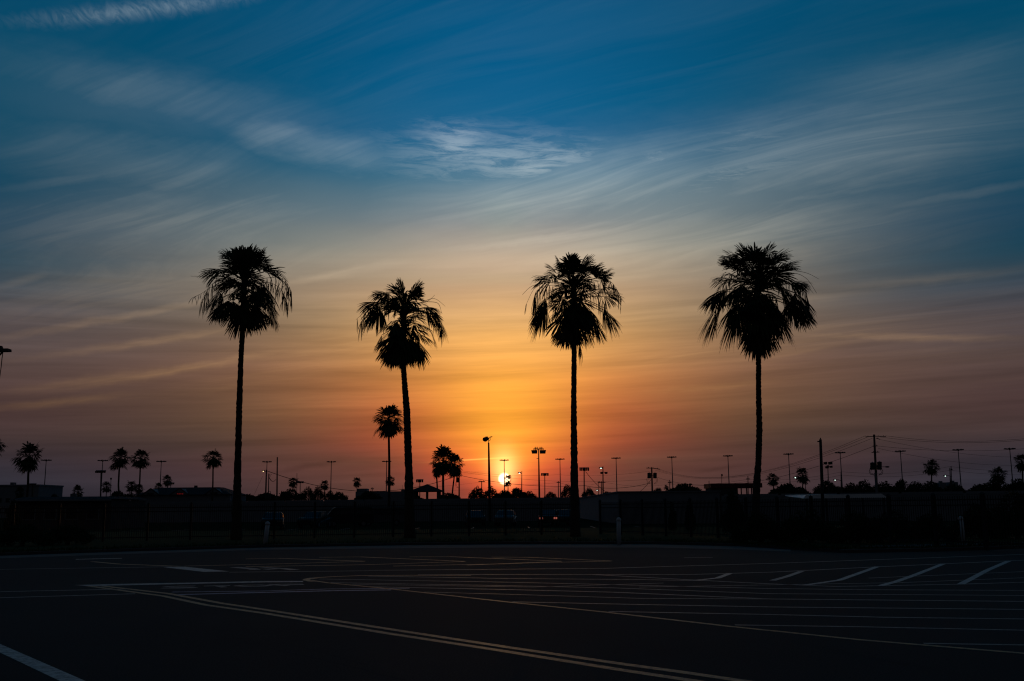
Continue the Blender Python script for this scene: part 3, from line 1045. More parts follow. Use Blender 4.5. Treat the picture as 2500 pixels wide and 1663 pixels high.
big_palm('shorter tall fan palm with a curved trunk and a broad round skirt of dry fronds',
         [(985, 895, 13), (988, 940, 14), (993, 1000, 17), (995, 1060, 18), (998, 1150, 19), (1000, 1306, 29)], 55.0, (986, 752),
         [(972, 716, 150, 58, .85, 120), (1002, 714, 20, 64, 1.05, 130), (1004, 722, -20, 50, .95, 120), (984, 716, 175, 80, .9, 80), (956, 722, 178, 20, 1.15, 95), (934, 742, 190, 8, 1.1, 105), (926, 752, 210, -42, 1.05, 110),
          (1032, 752, -25, -2, .95, 110), (1058, 768, -10, -50, 1.0, 100), (1050, 806, -5, -66, 1.05, 62), (971, 786, 245, -58, 0.95, 100), (940, 816, 205, -64, 1.1, 68),
          (960, 832, 255, -76, 1.35, 88), (985, 830, 270, -82, 1.45, 92), (1004, 830, 280, -78, 1.35, 90), (1022, 834, 315, -66, 1.15, 80), (982, 832, 90, -78, 1.45, 92), (968, 745, 255, 20, 1.0, 130), (1005, 745, 300, 5, 1.0, 130), (1010, 832, 60, -75, 1.3, 80), (958, 834, 120, -74, 1.3, 80)],
         [([(990, 760), (950, 742), (905, 750), (882, 790)], 34, 0.4, 1.2), ([(990, 765), (930, 750), (890, 762), (869, 780)], 8, 0.3, .8), ([(990, 745), (1025, 737), (1060, 730), (1087, 748)], 0, .1, .2),
          ([(995, 742), (1040, 734), (1062, 722)], 0, .1, .2), ([(1040, 737), (1068, 738), (1079, 766)], 0, .1, .2), ([(990, 760), (1040, 752), (1068, 775), (1078, 805)], 30, 0.4, 1.1)], 23, 1300, fill=24)
big_palm('tall fan palm right of the setting sun with dry strands hanging below its crown',
         [(1402, 850, 12.5), (1401, 930, 13), (1401, 1040, 15.5), (1402, 1150, 18), (1404, 1305, 26)], 55.0, (1400, 680),
         [(1374, 652, 160, 62, .85, 130), (1426, 650, 20, 62, .85, 130), (1442, 664, 5, 45, .9, 120), (1400, 658, 90, 84, .88, 150), (1392, 656, 265, 76, .9, 140), (1424, 662, 18, 64, .9, 130), (1378, 664, 160, 62, .8, 110), (1360, 668, 172, 48, .85, 80), (1346, 678, 188, 14, 1.0, 100), (1458, 680, -5, 42, 1.0, 110),
          (1472, 716, -18, 6, 1.0, 105), (1334, 728, 200, -35, .95, 110), (1332, 752, 190, -48, 1.2, 78), (1474, 756, 15, -42, 1.0, 62), (1452, 790, 320, -72, 1.15, 80), (1440, 760, 300, -60, 1.0, 90), (1376, 798, 222, -62, 1.2, 82),
          (1386, 800, 262, -80, 1.25, 88), (1430, 800, 300, -82, 1.05, 55), (1392, 748, 250, -58, .95, 100), (1424, 748, 292, -58, .95, 100), (1400, 790, 90, -78, 1.2, 90), (1380, 705, 240, 10, 1.0, 130), (1425, 705, 300, 10, 1.0, 130)],
         [([(1395, 700), (1350, 692), (1310, 698), (1282, 748)], 4, 0.3, .6), ([(1395, 695), (1345, 688), (1300, 700), (1275, 722)], 0, .1, .2), ([(1395, 705), (1350, 696), (1312, 706), (1302, 740)], 34, 0.5, 1.3),
          ([(1405, 700), (1450, 690), (1490, 688), (1518, 728)], 30, 0.4, 1.1), ([(1405, 720), (1440, 715), (1470, 735), (1480, 760)], 24, 0.5, 1.2), ([(1412, 790), (1414, 830), (1417, 850)], 22, 0.4, 1.0), ([(1395, 740), (1370, 732), (1350, 745)], 18, .5, 1.2)], 37, 1300)
big_palm('widest tall fan palm with a domed crown, standing behind the dark hedge',
         [(1852, 872, 13), (1852, 960, 13), (1854, 1050, 15), (1852, 1120, 15), (1847, 1190, 18), (1844, 1300, 25)], 52.0, (1850, 660),
         [(1802, 636, 165, 48, 1.0, 130), (1892, 636, 15, 48, 1.0, 130), (1870, 626, 30, 70, .95, 130), (1826, 626, 150, 70, .95, 130), (1848, 634, 90, 86, 1.0, 150), (1842, 634, 180, 74, .95, 140), (1878, 642, 20, 56, 1.05, 130), (1818, 642, 168, 52, 1.1, 130), (1798, 652, 178, 40, 1.1, 120), (1908, 656, 0, 36, 1.0, 120), (1786, 684, 190, 18, 1.1, 120),
          (1770, 712, 188, -14, 1.25, 110), (1762, 742, 184, -38, 1.4, 85), (1800, 740, 215, -50, 1.15, 110), (1926, 688, -8, 8, 1.05, 115), (1942, 716, -20, -45, 1.15, 105), (1950, 745, -8, -62, 1.25, 88), (1800, 768, 208, -56, 1.25, 90), (1820, 775, 235, -68, 1.1, 80),
          (1896, 768, -30, -58, 1.2, 88), (1836, 796, 250, -80, 1.45, 72), (1866, 796, 290, -80, 1.45, 72), (1850, 800, 270, -85, 1.55, 80), (1850, 800, 90, -82, 1.5, 80), (1850, 716, 270, -55, 1.1, 120), (1806, 702, 235, -35, 1.1, 130),
          (1902, 702, 305, -30, 1.1, 130), (1860, 690, 280, 10, 1.1, 140), (1825, 680, 245, 25, 1.1, 140), (1885, 675, 310, 30, 1.1, 140), (1880, 745, 300, -60, 1.1, 110), (1915, 735, 320, -50, 1.1, 110)],
         [([(1855, 680), (1910, 664), (1960, 668), (1998, 683)], 0, .1, .2), ([(1860, 680), (1930, 664), (1970, 676), (1993, 717)], 0, .1, .2), ([(1860, 690), (1920, 682), (1960, 700), (1972, 740)], 26, .5, 1.2),
          ([(1840, 690), (1780, 690), (1748, 720), (1745, 780)], 24, .4, 1.1), ([(1840, 720), (1800, 730), (1785, 770)], 22, .5, 1.2), ([(1860, 730), (1890, 725), (1900, 760)], 20, .4, 1.0)], 53, 1285, fill=32)


# ------------------------------------------------------------------ palms in the distance
def far_palm(label, px, ytop, ch, cw, base_px=None, d=None, seed=1, trunk_w=None, skirt=True, yb=1225, nseg=13, n=34):
    rg = random.Random(seed)
    d = d or FPX * 4.3 / cw
    bpx = base_px if base_px is not None else px
    st = Site('fan_palm', label, 'palm tree', bpx, yb, d, 'palms in the distance')
    top = st.L(px, ytop)
    Hc, Rw = st.m(ch), st.m(cw) / 2
    c = top + Vector((0, 0, -Hc * 0.46))
    bot = top + Vector((0, 0, -Hc * 0.80))
    r0 = st.m(trunk_w) / 2 if trunk_w else 0.17
    t = MB()
    t.tube([(0, 0, -0.15), bot * 0.33 + Vector((rg.gauss(0, .05), 0, 0)), bot * 0.66 + Vector((rg.gauss(0, .08), 0, 0)), bot, c], [r0 * 1.25, r0 * 1.05, r0 * 0.95, r0 * 0.85, r0 * 0.9], 8)
    t.build('trunk', M_TRUNK, st.root, smooth_=True)
    b = MB()
    for k in range(n):
        f = (k + 0.5) / n
        el = R(84 - (158 if skirt else 120) * f ** 0.9)
        az = k * 2.399 + rg.uniform(-0.4, 0.4)
        D = Vector((math.cos(el) * math.cos(az) * Rw, math.cos(el) * math.sin(az) * Rw, math.sin(el) * Hc * 0.5))
        sc_ = rg.uniform(0.62, 1.10)
        D *= sc_
        h = c + D * 0.42
        L = D.length * 0.70
        b.tube([c + Vector((0, 0, D.z * 0.1)), (c + h) / 2 + Vector((0, 0, 0.06)), h], [0.03, 0.025, 0.02], 4)
        fan(b, h, az, math.atan2(D.z, math.hypot(D.x, D.y)), L, R(135 if el > -0.7 else 85), nseg, 0.30 if el > -0.7 else 0.08, rg)
    b.build('crown', M_FROND, st.root)
    return st.root


far_palm('palm cut by the picture edge beside the round-headed palm', -14, 1056, 62, 62, base_px=-22, seed=101)
far_palm('large round-headed palm with a leaning trunk in front of the pale flat-roofed building', 74, 1079, 76, 74, base_px=65, seed=102)
far_palm('small low palm against the wall of the pale flat-roofed building', 50, 1187, 34, 26, seed=103, d=250)
far_palm('squat palm standing alone between the flat-roofed building and the floodlight post', 192, 1183, 38, 30, seed=104, d=330)
far_palm('small palm next to the thin lamp pole behind the twin palms', 261, 1174, 30, 27, seed=105, d=360)
far_palm('first of twin tall palms left of the hipped lodge, with a lacy crown', 294, 1094, 56, 58, seed=106)
far_palm('second of twin tall palms left of the hipped lodge, with a leaning trunk', 345, 1094, 54, 50, base_px=336, seed=107, d=205)
far_palm('low bushy palm between the trunks of the twin palms', 322, 1170, 32, 34, seed=108, d=290)
far_palm('low shaggy palm touching the end of the lodge roof', 340, 1180, 28, 26, seed=109, d=280)
far_palm('palm head showing just over the lodge roof, lower of two', 388, 1176, 30, 26, seed=110, d=340)
far_palm('palm head showing over the lodge roof, taller of two', 410, 1159, 30, 29, seed=111, d=330)
far_palm('lone palm rising over the far end of the lodge roof', 522, 1093, 54, 53, base_px=520, seed=112, d=212)
far_palm('small palm beside the thin aerial mast, behind the sagging cable', 716, 1162, 30, 31, seed=113, d=340)
far_palm('small palm among leafy trees under the sagging cable', 793, 1171, 27, 25, seed=114, d=330)
far_palm('small palm beside the rooftop box of the long grey building', 872, 1163, 27, 26, seed=115, d=400)
far_palm('small palm head behind the trunk of the mid-height palm', 953, 1159, 28, 27, seed=116, d=360)
far_palm('mid-height palm standing right beside the curved trunk of a tall palm', 950, 982, 92, 80, base_px=951, d=130, seed=117, trunk_w=6, nseg=18, n=54)
far_palm('thickest palm of the clump behind the pavilion', 1082, 1087, 80, 62, base_px=1084, d=190, seed=118, trunk_w=6, nseg=16, n=50)
far_palm('palm of the clump behind the pavilion whose crown reaches the transformer pole', 1110, 1101, 68, 46, base_px=1098, d=215, seed=119, nseg=15, n=46)
far_palm('lowest palm of the clump behind the pavilion', 1066, 1128, 40, 30, base_px=1072, d=205, seed=120)
far_palm('tiny ragged palm in front of the sun disc', 1240, 1158, 32, 26, d=470, seed=121, trunk_w=2.4, n=18, nseg=9)
far_palm('tiny palm between two leafy clumps over the long pale building', 1627, 1183, 14, 15, d=520, seed=122, trunk_w=1.3)
far_palm('short-trunked palm beside the trunk of the palm behind the hedge', 1887, 1152, 36, 36, seed=123, d=270)
far_palm('palm with a bright lamp at its side', 1958, 1139, 46, 40, base_px=1956, seed=124, d=250)
far_palm('neat round palm above the dark tree line right of the transformer pole', 2272, 1120, 42, 44, seed=125, d=235)
far_palm('broad palm rising from the dense bushes near the last bollard', 2434, 1136, 48, 48, base_px=2440, seed=126, d=210)
far_palm('palm half cut off at the edge of the picture above the bushes', 2492, 1103, 52, 42, base_px=2496, seed=127, d=200)

# ------------------------------------------------------------------ leafy trees and bushes
TR = [
    ('low tree clump beside the lodge end', 288, 1198, 1222, 46, 240), ('low tree at the foot of the twin palms', 318, 1200, 1225, 30, 235),
    ('flat low tree beside the straight-trunked tall palm', 605, 1206, 1225, 50, 260), ('low shrubby tree behind the two bare poles', 650, 1204, 1224, 70, 270),
    ('dome-shaped tree under the small flat floodlight', 710, 1193, 1222, 52, 280), ('tree with two rounded tops, first of the pair by the cable', 752, 1187, 1222, 34, 260),
    ('tree with two rounded tops, second of the pair by the cable', 776, 1186, 1222, 32, 255), ('small tree just right of the palm under the cable', 806, 1196, 1222, 26, 270),
    ('spreading small tree left of the grey rooftop box', 828, 1200, 1222, 38, 280), ('low dark tree in front of the long grey building', 900, 1199, 1222, 56, 300),
    ('low tree seen between the pavilion posts', 1010, 1207, 1222, 40, 300), ('low tree behind the pavilion clump of palms', 1095, 1203, 1222, 50, 300),
    ('ragged leafy tree left of the searchlight mast', 1165, 1187, 1222, 38, 260), ('ragged leafy tree behind the searchlight mast', 1198, 1184, 1222, 30, 255),
    ('broad low tree under the sun', 1232, 1197, 1222, 50, 300), ('dome-shaped tree right of the sun', 1262, 1190, 1222, 44, 290),
    ('low tree between the sun and the twin floodlight mast', 1292, 1198, 1222, 34, 290), ('tiny tree right of the twin floodlight mast', 1344, 1199, 1222, 28, 300),
    ('bushy tree left of the trunk right of the sun', 1386, 1181, 1216, 30, 250), ('bushy tree right of the trunk right of the sun', 1438, 1190, 1216, 30, 250),
    ('low tree behind the flat roof edge of the long pale building', 1483, 1200, 1216, 36, 290),
    ('wide dark oak over the roof of the long pale building', 1672, 1180, 1212, 78, 260), ('small tree over the roof of the long pale building', 1608, 1189, 1212, 26, 290),
    ('dark oak left of the palm with the lamp', 1925, 1181, 1216, 74, 240), ('round oak behind the thick plain post', 2018, 1171, 1216, 50, 240),
    ('low tree right of the thick plain post', 2050, 1186, 1216, 40, 255), ('oak just left of the transformer pole', 2080, 1178, 1216, 52, 240),
    ('tall oak at the transformer pole', 2112, 1170, 1216, 46, 240), ('oak right of the transformer pole', 2160, 1175, 1216, 56, 240),
    ('pointed oak in the dark tree line', 2204, 1168, 1216, 44, 240), ('rounded oak in the dark tree line', 2236, 1173, 1216, 44, 245),
    ('oak at the foot of the neat round palm', 2275, 1173, 1216, 50, 240), ('flat-topped oak before the far grey blocks', 2330, 1182, 1216, 64, 260),
    ('flat-topped oak under the last tall mast lights', 2392, 1182, 1216, 60, 260), ('dense oak at the foot of the broad palm', 2425, 1170, 1222, 56, 190),
    ('dense round oak under the palm at the picture edge', 2488, 1168, 1222, 64, 180), ('small round tree on the roof line right of the squat palm', 132, 1205, 1222, 20, 260),
]
for i, (lab, px, yt, yb, wd, d) in enumerate(TR):
    tree(lab, px, yt, yb, wd * (1.3 if px > 1890 else 1.08), d, 300 + i, n=1500 + int(wd * 22), lumps=10)
NEAR = [
    ('round clipped shrub standing by the fence end', 34, 1220, 1300, 34, 62, 2600, 0.09), ('dense bush pressed against the fence in front of the long pale building', 1788, 1192, 1295, 60, 57, 3800, 0.08),
    ('small round bush on the fence line before the long pale building', 1683, 1215, 1296, 24, 66, 1400, 0.08), ('small pointed bush on the fence line before the long pale building', 1640, 1222, 1296, 20, 68, 1200, 0.08),
    ('tall dense bush at the picture edge beside the last bollard', 2476, 1190, 1330, 130, 46, 6500, 0.07),
    ('round dense bush left of the last bollard', 2270, 1248, 1330, 120, 44, 5200, 0.06), ('dark hedge bush at the foot of the widest palm', 1850, 1250, 1335, 130, 44, 5600, 0.06),
    ('dark hedge bush between the widest palm and the transformer pole', 1970, 1240, 1338, 130, 43, 5600, 0.06), ('dark hedge bush in front of the transformer pole', 2085, 1246, 1338, 130, 42.5, 5600, 0.06),
    ('dark hedge bush running towards the last bollard', 2180, 1244, 1336, 120, 43, 5200, 0.06), ('dense bush right behind the last bollard', 2385, 1226, 1330, 110, 47, 5200, 0.07),
    ('low clipped hedge at the fence end', 60, 1278, 1322, 140, 47, 4600, 0.06), ('low clipped hedge beside the long fence', 170, 1280, 1320, 130, 48.5, 4600, 0.06),
]
for i, (lab, px, yt, yb, wd, d, n, sz) in enumerate(NEAR):
    tree(lab, px, yt, yb, wd, d, 400 + i, n=n, lumps=9, name='bush', group='bushes by the fence', cat='bush', size=sz, z=0.1)

# ------------------------------------------------------------------ buildings
def windows(root, rects, y, frame_m=M_WALL2):
    for (x0, x1, z0, z1) in rects:
        q = MB()
        q.box(x0, x1, y - 0.05, y - 0.003, z0, z1)
        wn = q.build('window', frame_m, root)
        q = MB()
        q.box(x0 + 0.08, x1 - 0.08, y - 0.075, y - 0.052, z0 + 0.08, z1 - 0.08)
        q.build('pane', M_GLASS, wn)


# pale flat-roofed block far left
st = Site('office_building', 'pale flat-roofed block behind the round-headed palm', 'building', 30, 1225, 300)
x0, x1, H = st.L(-60, 1190).x, st.L(95, 1190).x, st.L(40, 1187).z
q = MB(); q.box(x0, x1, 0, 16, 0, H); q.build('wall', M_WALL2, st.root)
q = MB(); q.box(x0 - 0.2, x1 + 0.2, -0.25, 16.2, H, H + 0.45); q.build('parapet', M_WALL2, st.root)
q = MB(); q.box(st.L(12, 1190).x, st.L(19, 1190).x, 3, 5, H + 0.45, H + 1.2); q.build('roof_vent', M_STEEL, st.root)
windows(st.root, [(x0 + 1.5 + i * 2.6, x0 + 3.0 + i * 2.6, z, z + 1.4) for i in range(6) for z in (1.2, 4.4)], 0)
# low dark building with a white eaves board
st = Site('low_building', 'low dark building with a thin white eaves board behind the fence', 'building', 150, 1240, 95)
x0, x1, H = st.L(38, 1213).x, st.L(272, 1213).x, st.L(150, 1213).z
q = MB(); q.box(x0, x1, 0, 9, 0, H - 0.35); q.build('wall', M_DWALL, st.root)
q = MB(); q.hexa([(x0 - .3, -.5, H - .25), (x1 + .2, -.5, H - .25), (x1 + .2, 9.4, H - .25), (x0 - .3, 9.4, H - .25)], [(x0 + .3, 1, H + .02), (x1 - .3, 1, H + .02), (x1 - .3, 8, H + .02), (x0 + .3, 8, H + .02)]); q.build('roof', M_ROOF, st.root)
q = MB(); q.box(x0 - .3, x1 + .2, -0.56, -0.503, H - .40, H - .25); q.build('eaves_board', M_WALL, st.root)
q = MB(); q.tube([(st.L(135, 1213).x, 4, H - .1), (st.L(135, 1203).x, 4, st.L(135, 1204).z)], 0.32, 10); q.build('roof_vent', M_STEEL, st.root)
windows(st.root, [(x0 + 0.8 + i * 2.0, x0 + 2.0 + i * 2.0, 0.9, 2.0) for i in range(4)], 0)
# lodge with hipped roof and gables
st = Site('lodge', 'lodge with a dark hipped roof, gables and a small red sign', 'building', 450, 1225, 230)
q_ = st.L
H, E = q_(450, 1189).z, q_(450, 1208).z
xl, xr = q_(328, 1200).x, q_(566, 1200).x
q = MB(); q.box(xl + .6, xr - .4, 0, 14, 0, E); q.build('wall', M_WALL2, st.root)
q = MB()
q.hexa([(xl, -0.7, E), (xr, -0.7, E), (xr, 14.7, E), (xl, 14.7, E)],
       [(q_(377, 1189).x, 5, H), (q_(519, 1189).x, 5, H), (q_(519, 1189).x, 9, H), (q_(377, 1189).x, 9, H)])
rf = q.build('roof', M_ROOF, st.root)
q = MB(); c_ = q_(457, 1185); q.box(c_.x - .3, c_.x + .3, 6, 6.7, H - .2, H + .45); q.build('chimney', M_DWALL, rf)
for gx, gw in ((371, 40), (441, 44), (525, 44)):
    c_ = q_(gx, 1200).x; w_ = st.m(gw) / 2; gz = E + 1.35
    q = MB()
    q.poly([(c_ - w_, -0.76, E + .02), (c_ + w_, -0.76, E + .02), (c_, -0.76, gz)])
    q.poly([(c_ - w_, -0.76, E + .02), (c_, -0.76, gz), (c_, 4, gz)]); q.poly([(c_ + w_, -0.76, E + .02), (c_, 4, gz), (c_, -0.76, gz)])
    q.build('gable', M_WALL2, st.root)
    q = MB()
    for s_ in (-1, 1):
        q.tube([(c_ + s_ * (w_ + .25), -0.85, E - .1), (c_, -0.85, gz + .12)], .11, 4)
    q.build('gable_trim', M_ROOF, st.root)
    q = MB(); q.box(c_ - .8, c_ + .8, -0.82, -0.765, E + .1, E + .5); q.build('gable_vent', M_GLASS, st.root)
windows(st.root, [(xl + 2 + i * 2.9, xl + 3.3 + i * 2.9, 1.2, 2.6) for i in range(7)], 0)
q = MB(); c_ = q_(441, 1206)
for i in range(4):
    q.box(c_.x - .55 + i * .38, c_.x - .30 + i * .38, -0.88, -0.84, c_.z - .1 - .05 * (i % 2), c_.z + .16)
q.build('red_sign', M_NEON, st.root)
# long grey building with rooftop boxes
st = Site('grey_building', 'long grey flat-roofed building with a box on its roof, left of the pavilion', 'building', 940, 1225, 350)
q = MB(); x0, x1, H = st.L(868, 1200).x, st.L(1008, 1200).x, st.L(930, 1200).z; q.box(x0, x1, 0, 20, 0, H); q.build('wall', M_WALL2, st.root)
q = MB(); q.box(st.L(871, 1200).x, st.L(895, 1200).x, .3, 6, H, st.L(880, 1193).z); q.build('roof_box', M_WALL2, st.root)
q = MB(); q.box(st.L(979, 1200).x, st.L(1000, 1200).x, .3, 6, H, st.L(980, 1195.5).z); q.build('roof_box', M_WALL2, st.root)
q = MB(); q.tube([(st.L(980.5, 1195).x, 2, H), (st.L(980.5, 1183).x, 2, st.L(980, 1184).z)], .05, 5); q.build('aerial', M_STEEL, st.root)
windows(st.root, [(x0 + 1.5 + i * 3, x0 + 3 + i * 3, 2.5, 4) for i in range(6)], 0)
# long pale building
HB = at(1600, 1199, 100).z
st = Site('long_pale_building', 'long pale flat-roofed building behind the corner of the fence', 'building', 1510, 1225, 100)
x1 = st.L(1757, 1215).x
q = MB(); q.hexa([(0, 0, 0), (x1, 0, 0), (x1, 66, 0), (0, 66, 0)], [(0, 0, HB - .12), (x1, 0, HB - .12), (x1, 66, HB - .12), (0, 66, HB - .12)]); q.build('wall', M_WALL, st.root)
q = MB(); q.box(-.12, x1 + .12, -.12, 66.1, HB - .118, HB); q.build('roof_edge', M_WALL2, st.root)
for xx in (3.2, 5.0):
    q = MB(); q.box(xx, xx + .3, 30, 30.5, HB + .002, HB + .4); q.build('roof_vent', M_STEEL, st.root)
q = MB(); q.box(.9, 1.9, -.06, -.003, 0.02, 2.1); q.build('door', M_WALL, st.root)
# low boundary walls
def wall(label, pa, pb, h):
    pa, pb = Vector(pa), Vector(pb)
    o = tag(empty('boundary_wall', (pa.x, pa.y, 0)), label, 'wall', 'low concrete boundary walls')
    L_ = (pb - pa).length
    o.rotation_euler = (0, 0, math.atan2(pb.y - pa.y, pb.x - pa.x))
    n = max(1, int(L_ / 6))
    q = MB(); q.box(0.151, L_ / n - .151, -.1, .1, -.1, h - .3); pan = q.build('panel', M_WALL2, o)
    q = MB(); q.box(-.15, .15, -.16, .16, -.1, h - .15); pil = q.build('pillar', M_WALL2, o)
    q = MB(); q.box(0.151, L_ / n - .151, -.14, .14, h - .298, h); cop = q.build('coping', M_WALL, o)
    for i in range(1, n):
        for s_ in (pan, pil, cop):
            c = s_.copy(); col.objects.link(c); c.location = (i * L_ / n, 0, 0)
def wz(px, py, d):
    p = at(px, py, d); return (p.x, p.y, 0)
wall('long low concrete wall with a pale coping behind the parked cars', wz(255, 1225, 150), wz(1418, 1217, 128), at(800, 1221, 140).z)
wall('low concrete wall with a pale coping in front of the dark tree line', wz(1765, 1205, 112), wz(2520, 1200, 100), at(2200, 1202, 106).z)
# white carport roof
st = Site('carport', 'white-roofed carport behind the fence near the thick plain post', 'carport', 2065, 1215, 88)
x0, x1, H = st.L(1962, 1208).x, st.L(2168, 1208).x, st.L(2065, 1205.5).z
q = MB(); q.hexa([(x0, 0, H - .38), (x1, 0, H - .38), (x1, 6, H - .1), (x0, 6, H - .1)], [(x0 + .2, -.05, H - .08), (x1 - .6, -.05, H - .02), (x1, 6, H + .02), (x0, 6, H)]); q.build('roof', M_WROOF, st.root)
for xx in (x0 + .3, (x0 + x1) / 2, x1 - .3):
    for yy in (.3, 5.6):
        q = MB(); q.tube([(xx, yy, -.1), (xx, yy, H - .3)], .06, 6); q.build('post', M_DARK, st.root)
# small red station canopy
st = Site('station_canopy', 'dark red roadside canopy roof on posts behind the bush', 'canopy', 1797, 1215, 250)
x0, x1 = st.L(1735, 1185).x, st.L(1861, 1185).x
z0, z1 = st.L(1797, 1191).z, st.L(1797, 1180).z
q = MB(); q.box(x0, x1, 0, 9, z0, z1); q.build('canopy_roof', M_REDF, st.root)
q = MB(); q.box(x0 + .2, st.L(1802, 1190).x, .4, 8, 0, z0); q.build('kiosk_wall', M_DWALL, st.root)
for px_ in (1826, 1852):
    for yy in (1.5, 7.5):
        xx = st.L(px_, 1190).x
        q = MB(); q.tube([(xx, yy, -.1), (xx, yy, z0)], .16, 6); q.build('post', M_DARK, st.root)
# pavilion
st = Site('pavilion', 'open picnic pavilion with a low pyramid roof on posts', 'pavilion', 1043, 1235, 140)
q_ = st.L
ez, apx = q_(1043, 1199).z, q_(1041, 1182)
hw = st.m(39)
q = MB()
base = [(-hw, -hw, ez), (hw, -hw, ez), (hw, hw, ez), (-hw, hw, ez)]
cx = q_(1043, 1199).x
base = [(cx + x, y, z) for x, y, z in base]
for i in range(4):
    q.poly([base[i], base[(i + 1) % 4], (cx, 0, apx.z)])
q.poly([(cx - hw * .96, -hw * .96, ez - .12), (cx + hw * .96, -hw * .96, ez - .12), (cx + hw * .96, hw * .96, ez - .12), (cx - hw * .96, hw * .96, ez - .12)])
for i in range(4):
    a_, c_ = base[i], base[(i + 1) % 4]
    q.poly([(a_[0], a_[1], ez - .12), (c_[0], c_[1], ez - .12), c_, a_])
q.build('roof', M_ROOF, st.root)
for sx in (-.72, .72):
    for sy in (-.72, .72):
        q = MB(); q.box(cx + sx * hw - .16, cx + sx * hw + .16, sy * hw - .16, sy * hw + .16, -.1, ez - .121); q.build('post', M_WOOD, st.root)
q = MB(); q.box(cx - .16, cx + .16, -.16, .16, -.1, ez - .121); q.build('post', M_WOOD, st.root)
q = MB(); q.box(cx - 1.0, cx + 1.0, -.9, -.3, .72, .80); q.box(cx - .1, cx + .1, -.7, -.5, -.1, .719); q.build('picnic_table', M_WOOD, st.root)
# far grey blocks on the horizon
for px0, px1, yt, d, lab in ((2297, 2312, 1178, 900, 'tiny far grey block on the skyline, shorter of two'), (2325, 2342, 1177, 900, 'tiny far grey block on the skyline beside the small utility pole')):
    st = Site('far_block', lab, 'building', (px0 + px1) / 2, 1220, d)
    hw, H = st.m(px1 - px0) / 2, st.L((px0 + px1) / 2, yt).z
    q = MB(); q.box(-hw, hw, 0, 12, 0, H); q.build('wall', M_WALL2, st.root)
    q = MB(); q.box(-hw * .4, hw * .3, 2, 6, H, H + 1.3); q.build('roof_box', M_WALL2, st.root)

# ------------------------------------------------------------------ lights on masts
def pole(st, pts, radii, name='pole', m_=M_STEEL, n=8):
    q = MB(); q.tube(pts, radii, n)
    return q.build(name, m_, st.root, smooth_=True)

HMH = 26.0
proto_head = None
MAST = ['beside the large round-headed palm', 'behind the stout floodlight post', 'over the lodge roof beside two palm heads', 'directly behind the warm lit lamp pole', 'right of the small palm under the sagging cable', 'touching the trunk of the mid-height palm', 'standing in front of the sun disc', 'between the twin floodlight mast and the nearest palm trunk', 'right of the lamp above two unlit floodlights', 'right of the transformer pole over the long pale building', 'over the dark red canopy', 'between the short palm and the palm with a lamp', 'just right of the four angled floodlights', 'just right of the tall transformer pole', 'right of the lit lamp near the neat round palm', 'between the two palms by the dense bushes']
for mast_i, (px, py) in enumerate(((113, 1123), (251, 1124), (394, 1126), (652, 1127), (809, 1127), (944, 1126), (1231, 1123), (1367, 1120.5), (1504, 1118),
               (1640, 1115.5), (1777, 1112.5), (1925, 1108), (2051, 1104.5), (2198, 1101), (2339, 1097.5), (2465, 1095))):
    dd = ray(px, py)
    d = (HMH - CAM_Z) * dd.y / dd.z
    st = Site('mast_light', 'tall thin ring-headed mast light ' + MAST[mast_i], 'mast light', px, py, d, 'tall ring-headed mast lights in a row')
    st.o.z = 0
    q = MB(); q.tube([(0, 0, -.2), (0, 0, 10), (0, 0, HMH - .2)], [.34, .27, .16], 8); q.build('pole', M_STEEL, st.root)
    if proto_head is None:
        q = MB()
        q.tube([(0, 0, HMH - .7), (0, 0, HMH - .2), (0, 0, HMH + .35)], [.25, .42, .12], 8)
        for k in range(8):
            a = 2 * math.pi * k / 8 + .2
            q.tube([(0, 0, HMH - .05), (1.5 * math.cos(a), 1.5 * math.sin(a), HMH - .1)], .05, 4)
        ring = [(1.15 * math.cos(2 * math.pi * k / 16), 1.15 * math.sin(2 * math.pi * k / 16), HMH - .25) for k in range(17)]
        q.tube(ring, .06, 4, cap=False)
        proto_ring = q.build('lamp_ring', M_DARK, st.root)
        q = MB()
        q.hexa([(1.15, -.28, HMH - .42), (2.45, -.42, HMH - .30), (2.45, .42, HMH - .30), (1.15, .28, HMH - .34)],
               [(1.2, -.18, HMH - .02), (2.3, -.25, HMH + .16), (2.3, .25, HMH + .10), (1.2, .18, HMH - .02)])
        proto_head = q.build('luminaire', M_DARK, st.root)
        proto_head.rotation_euler = (0, 0, .2)
        for k in range(1, 8):
            c = proto_head.copy(); col.objects.link(c); c.rotation_euler = (0, 0, .2 + 2 * math.pi * k / 8)
    else:
        c = proto_ring.copy(); col.objects.link(c); c.parent = st.root
        for k in range(8):
            c = proto_head.copy(); col.objects.link(c); c.parent = st.root; c.rotation_euler = (0, 0, .2 + 2 * math.pi * k / 8)


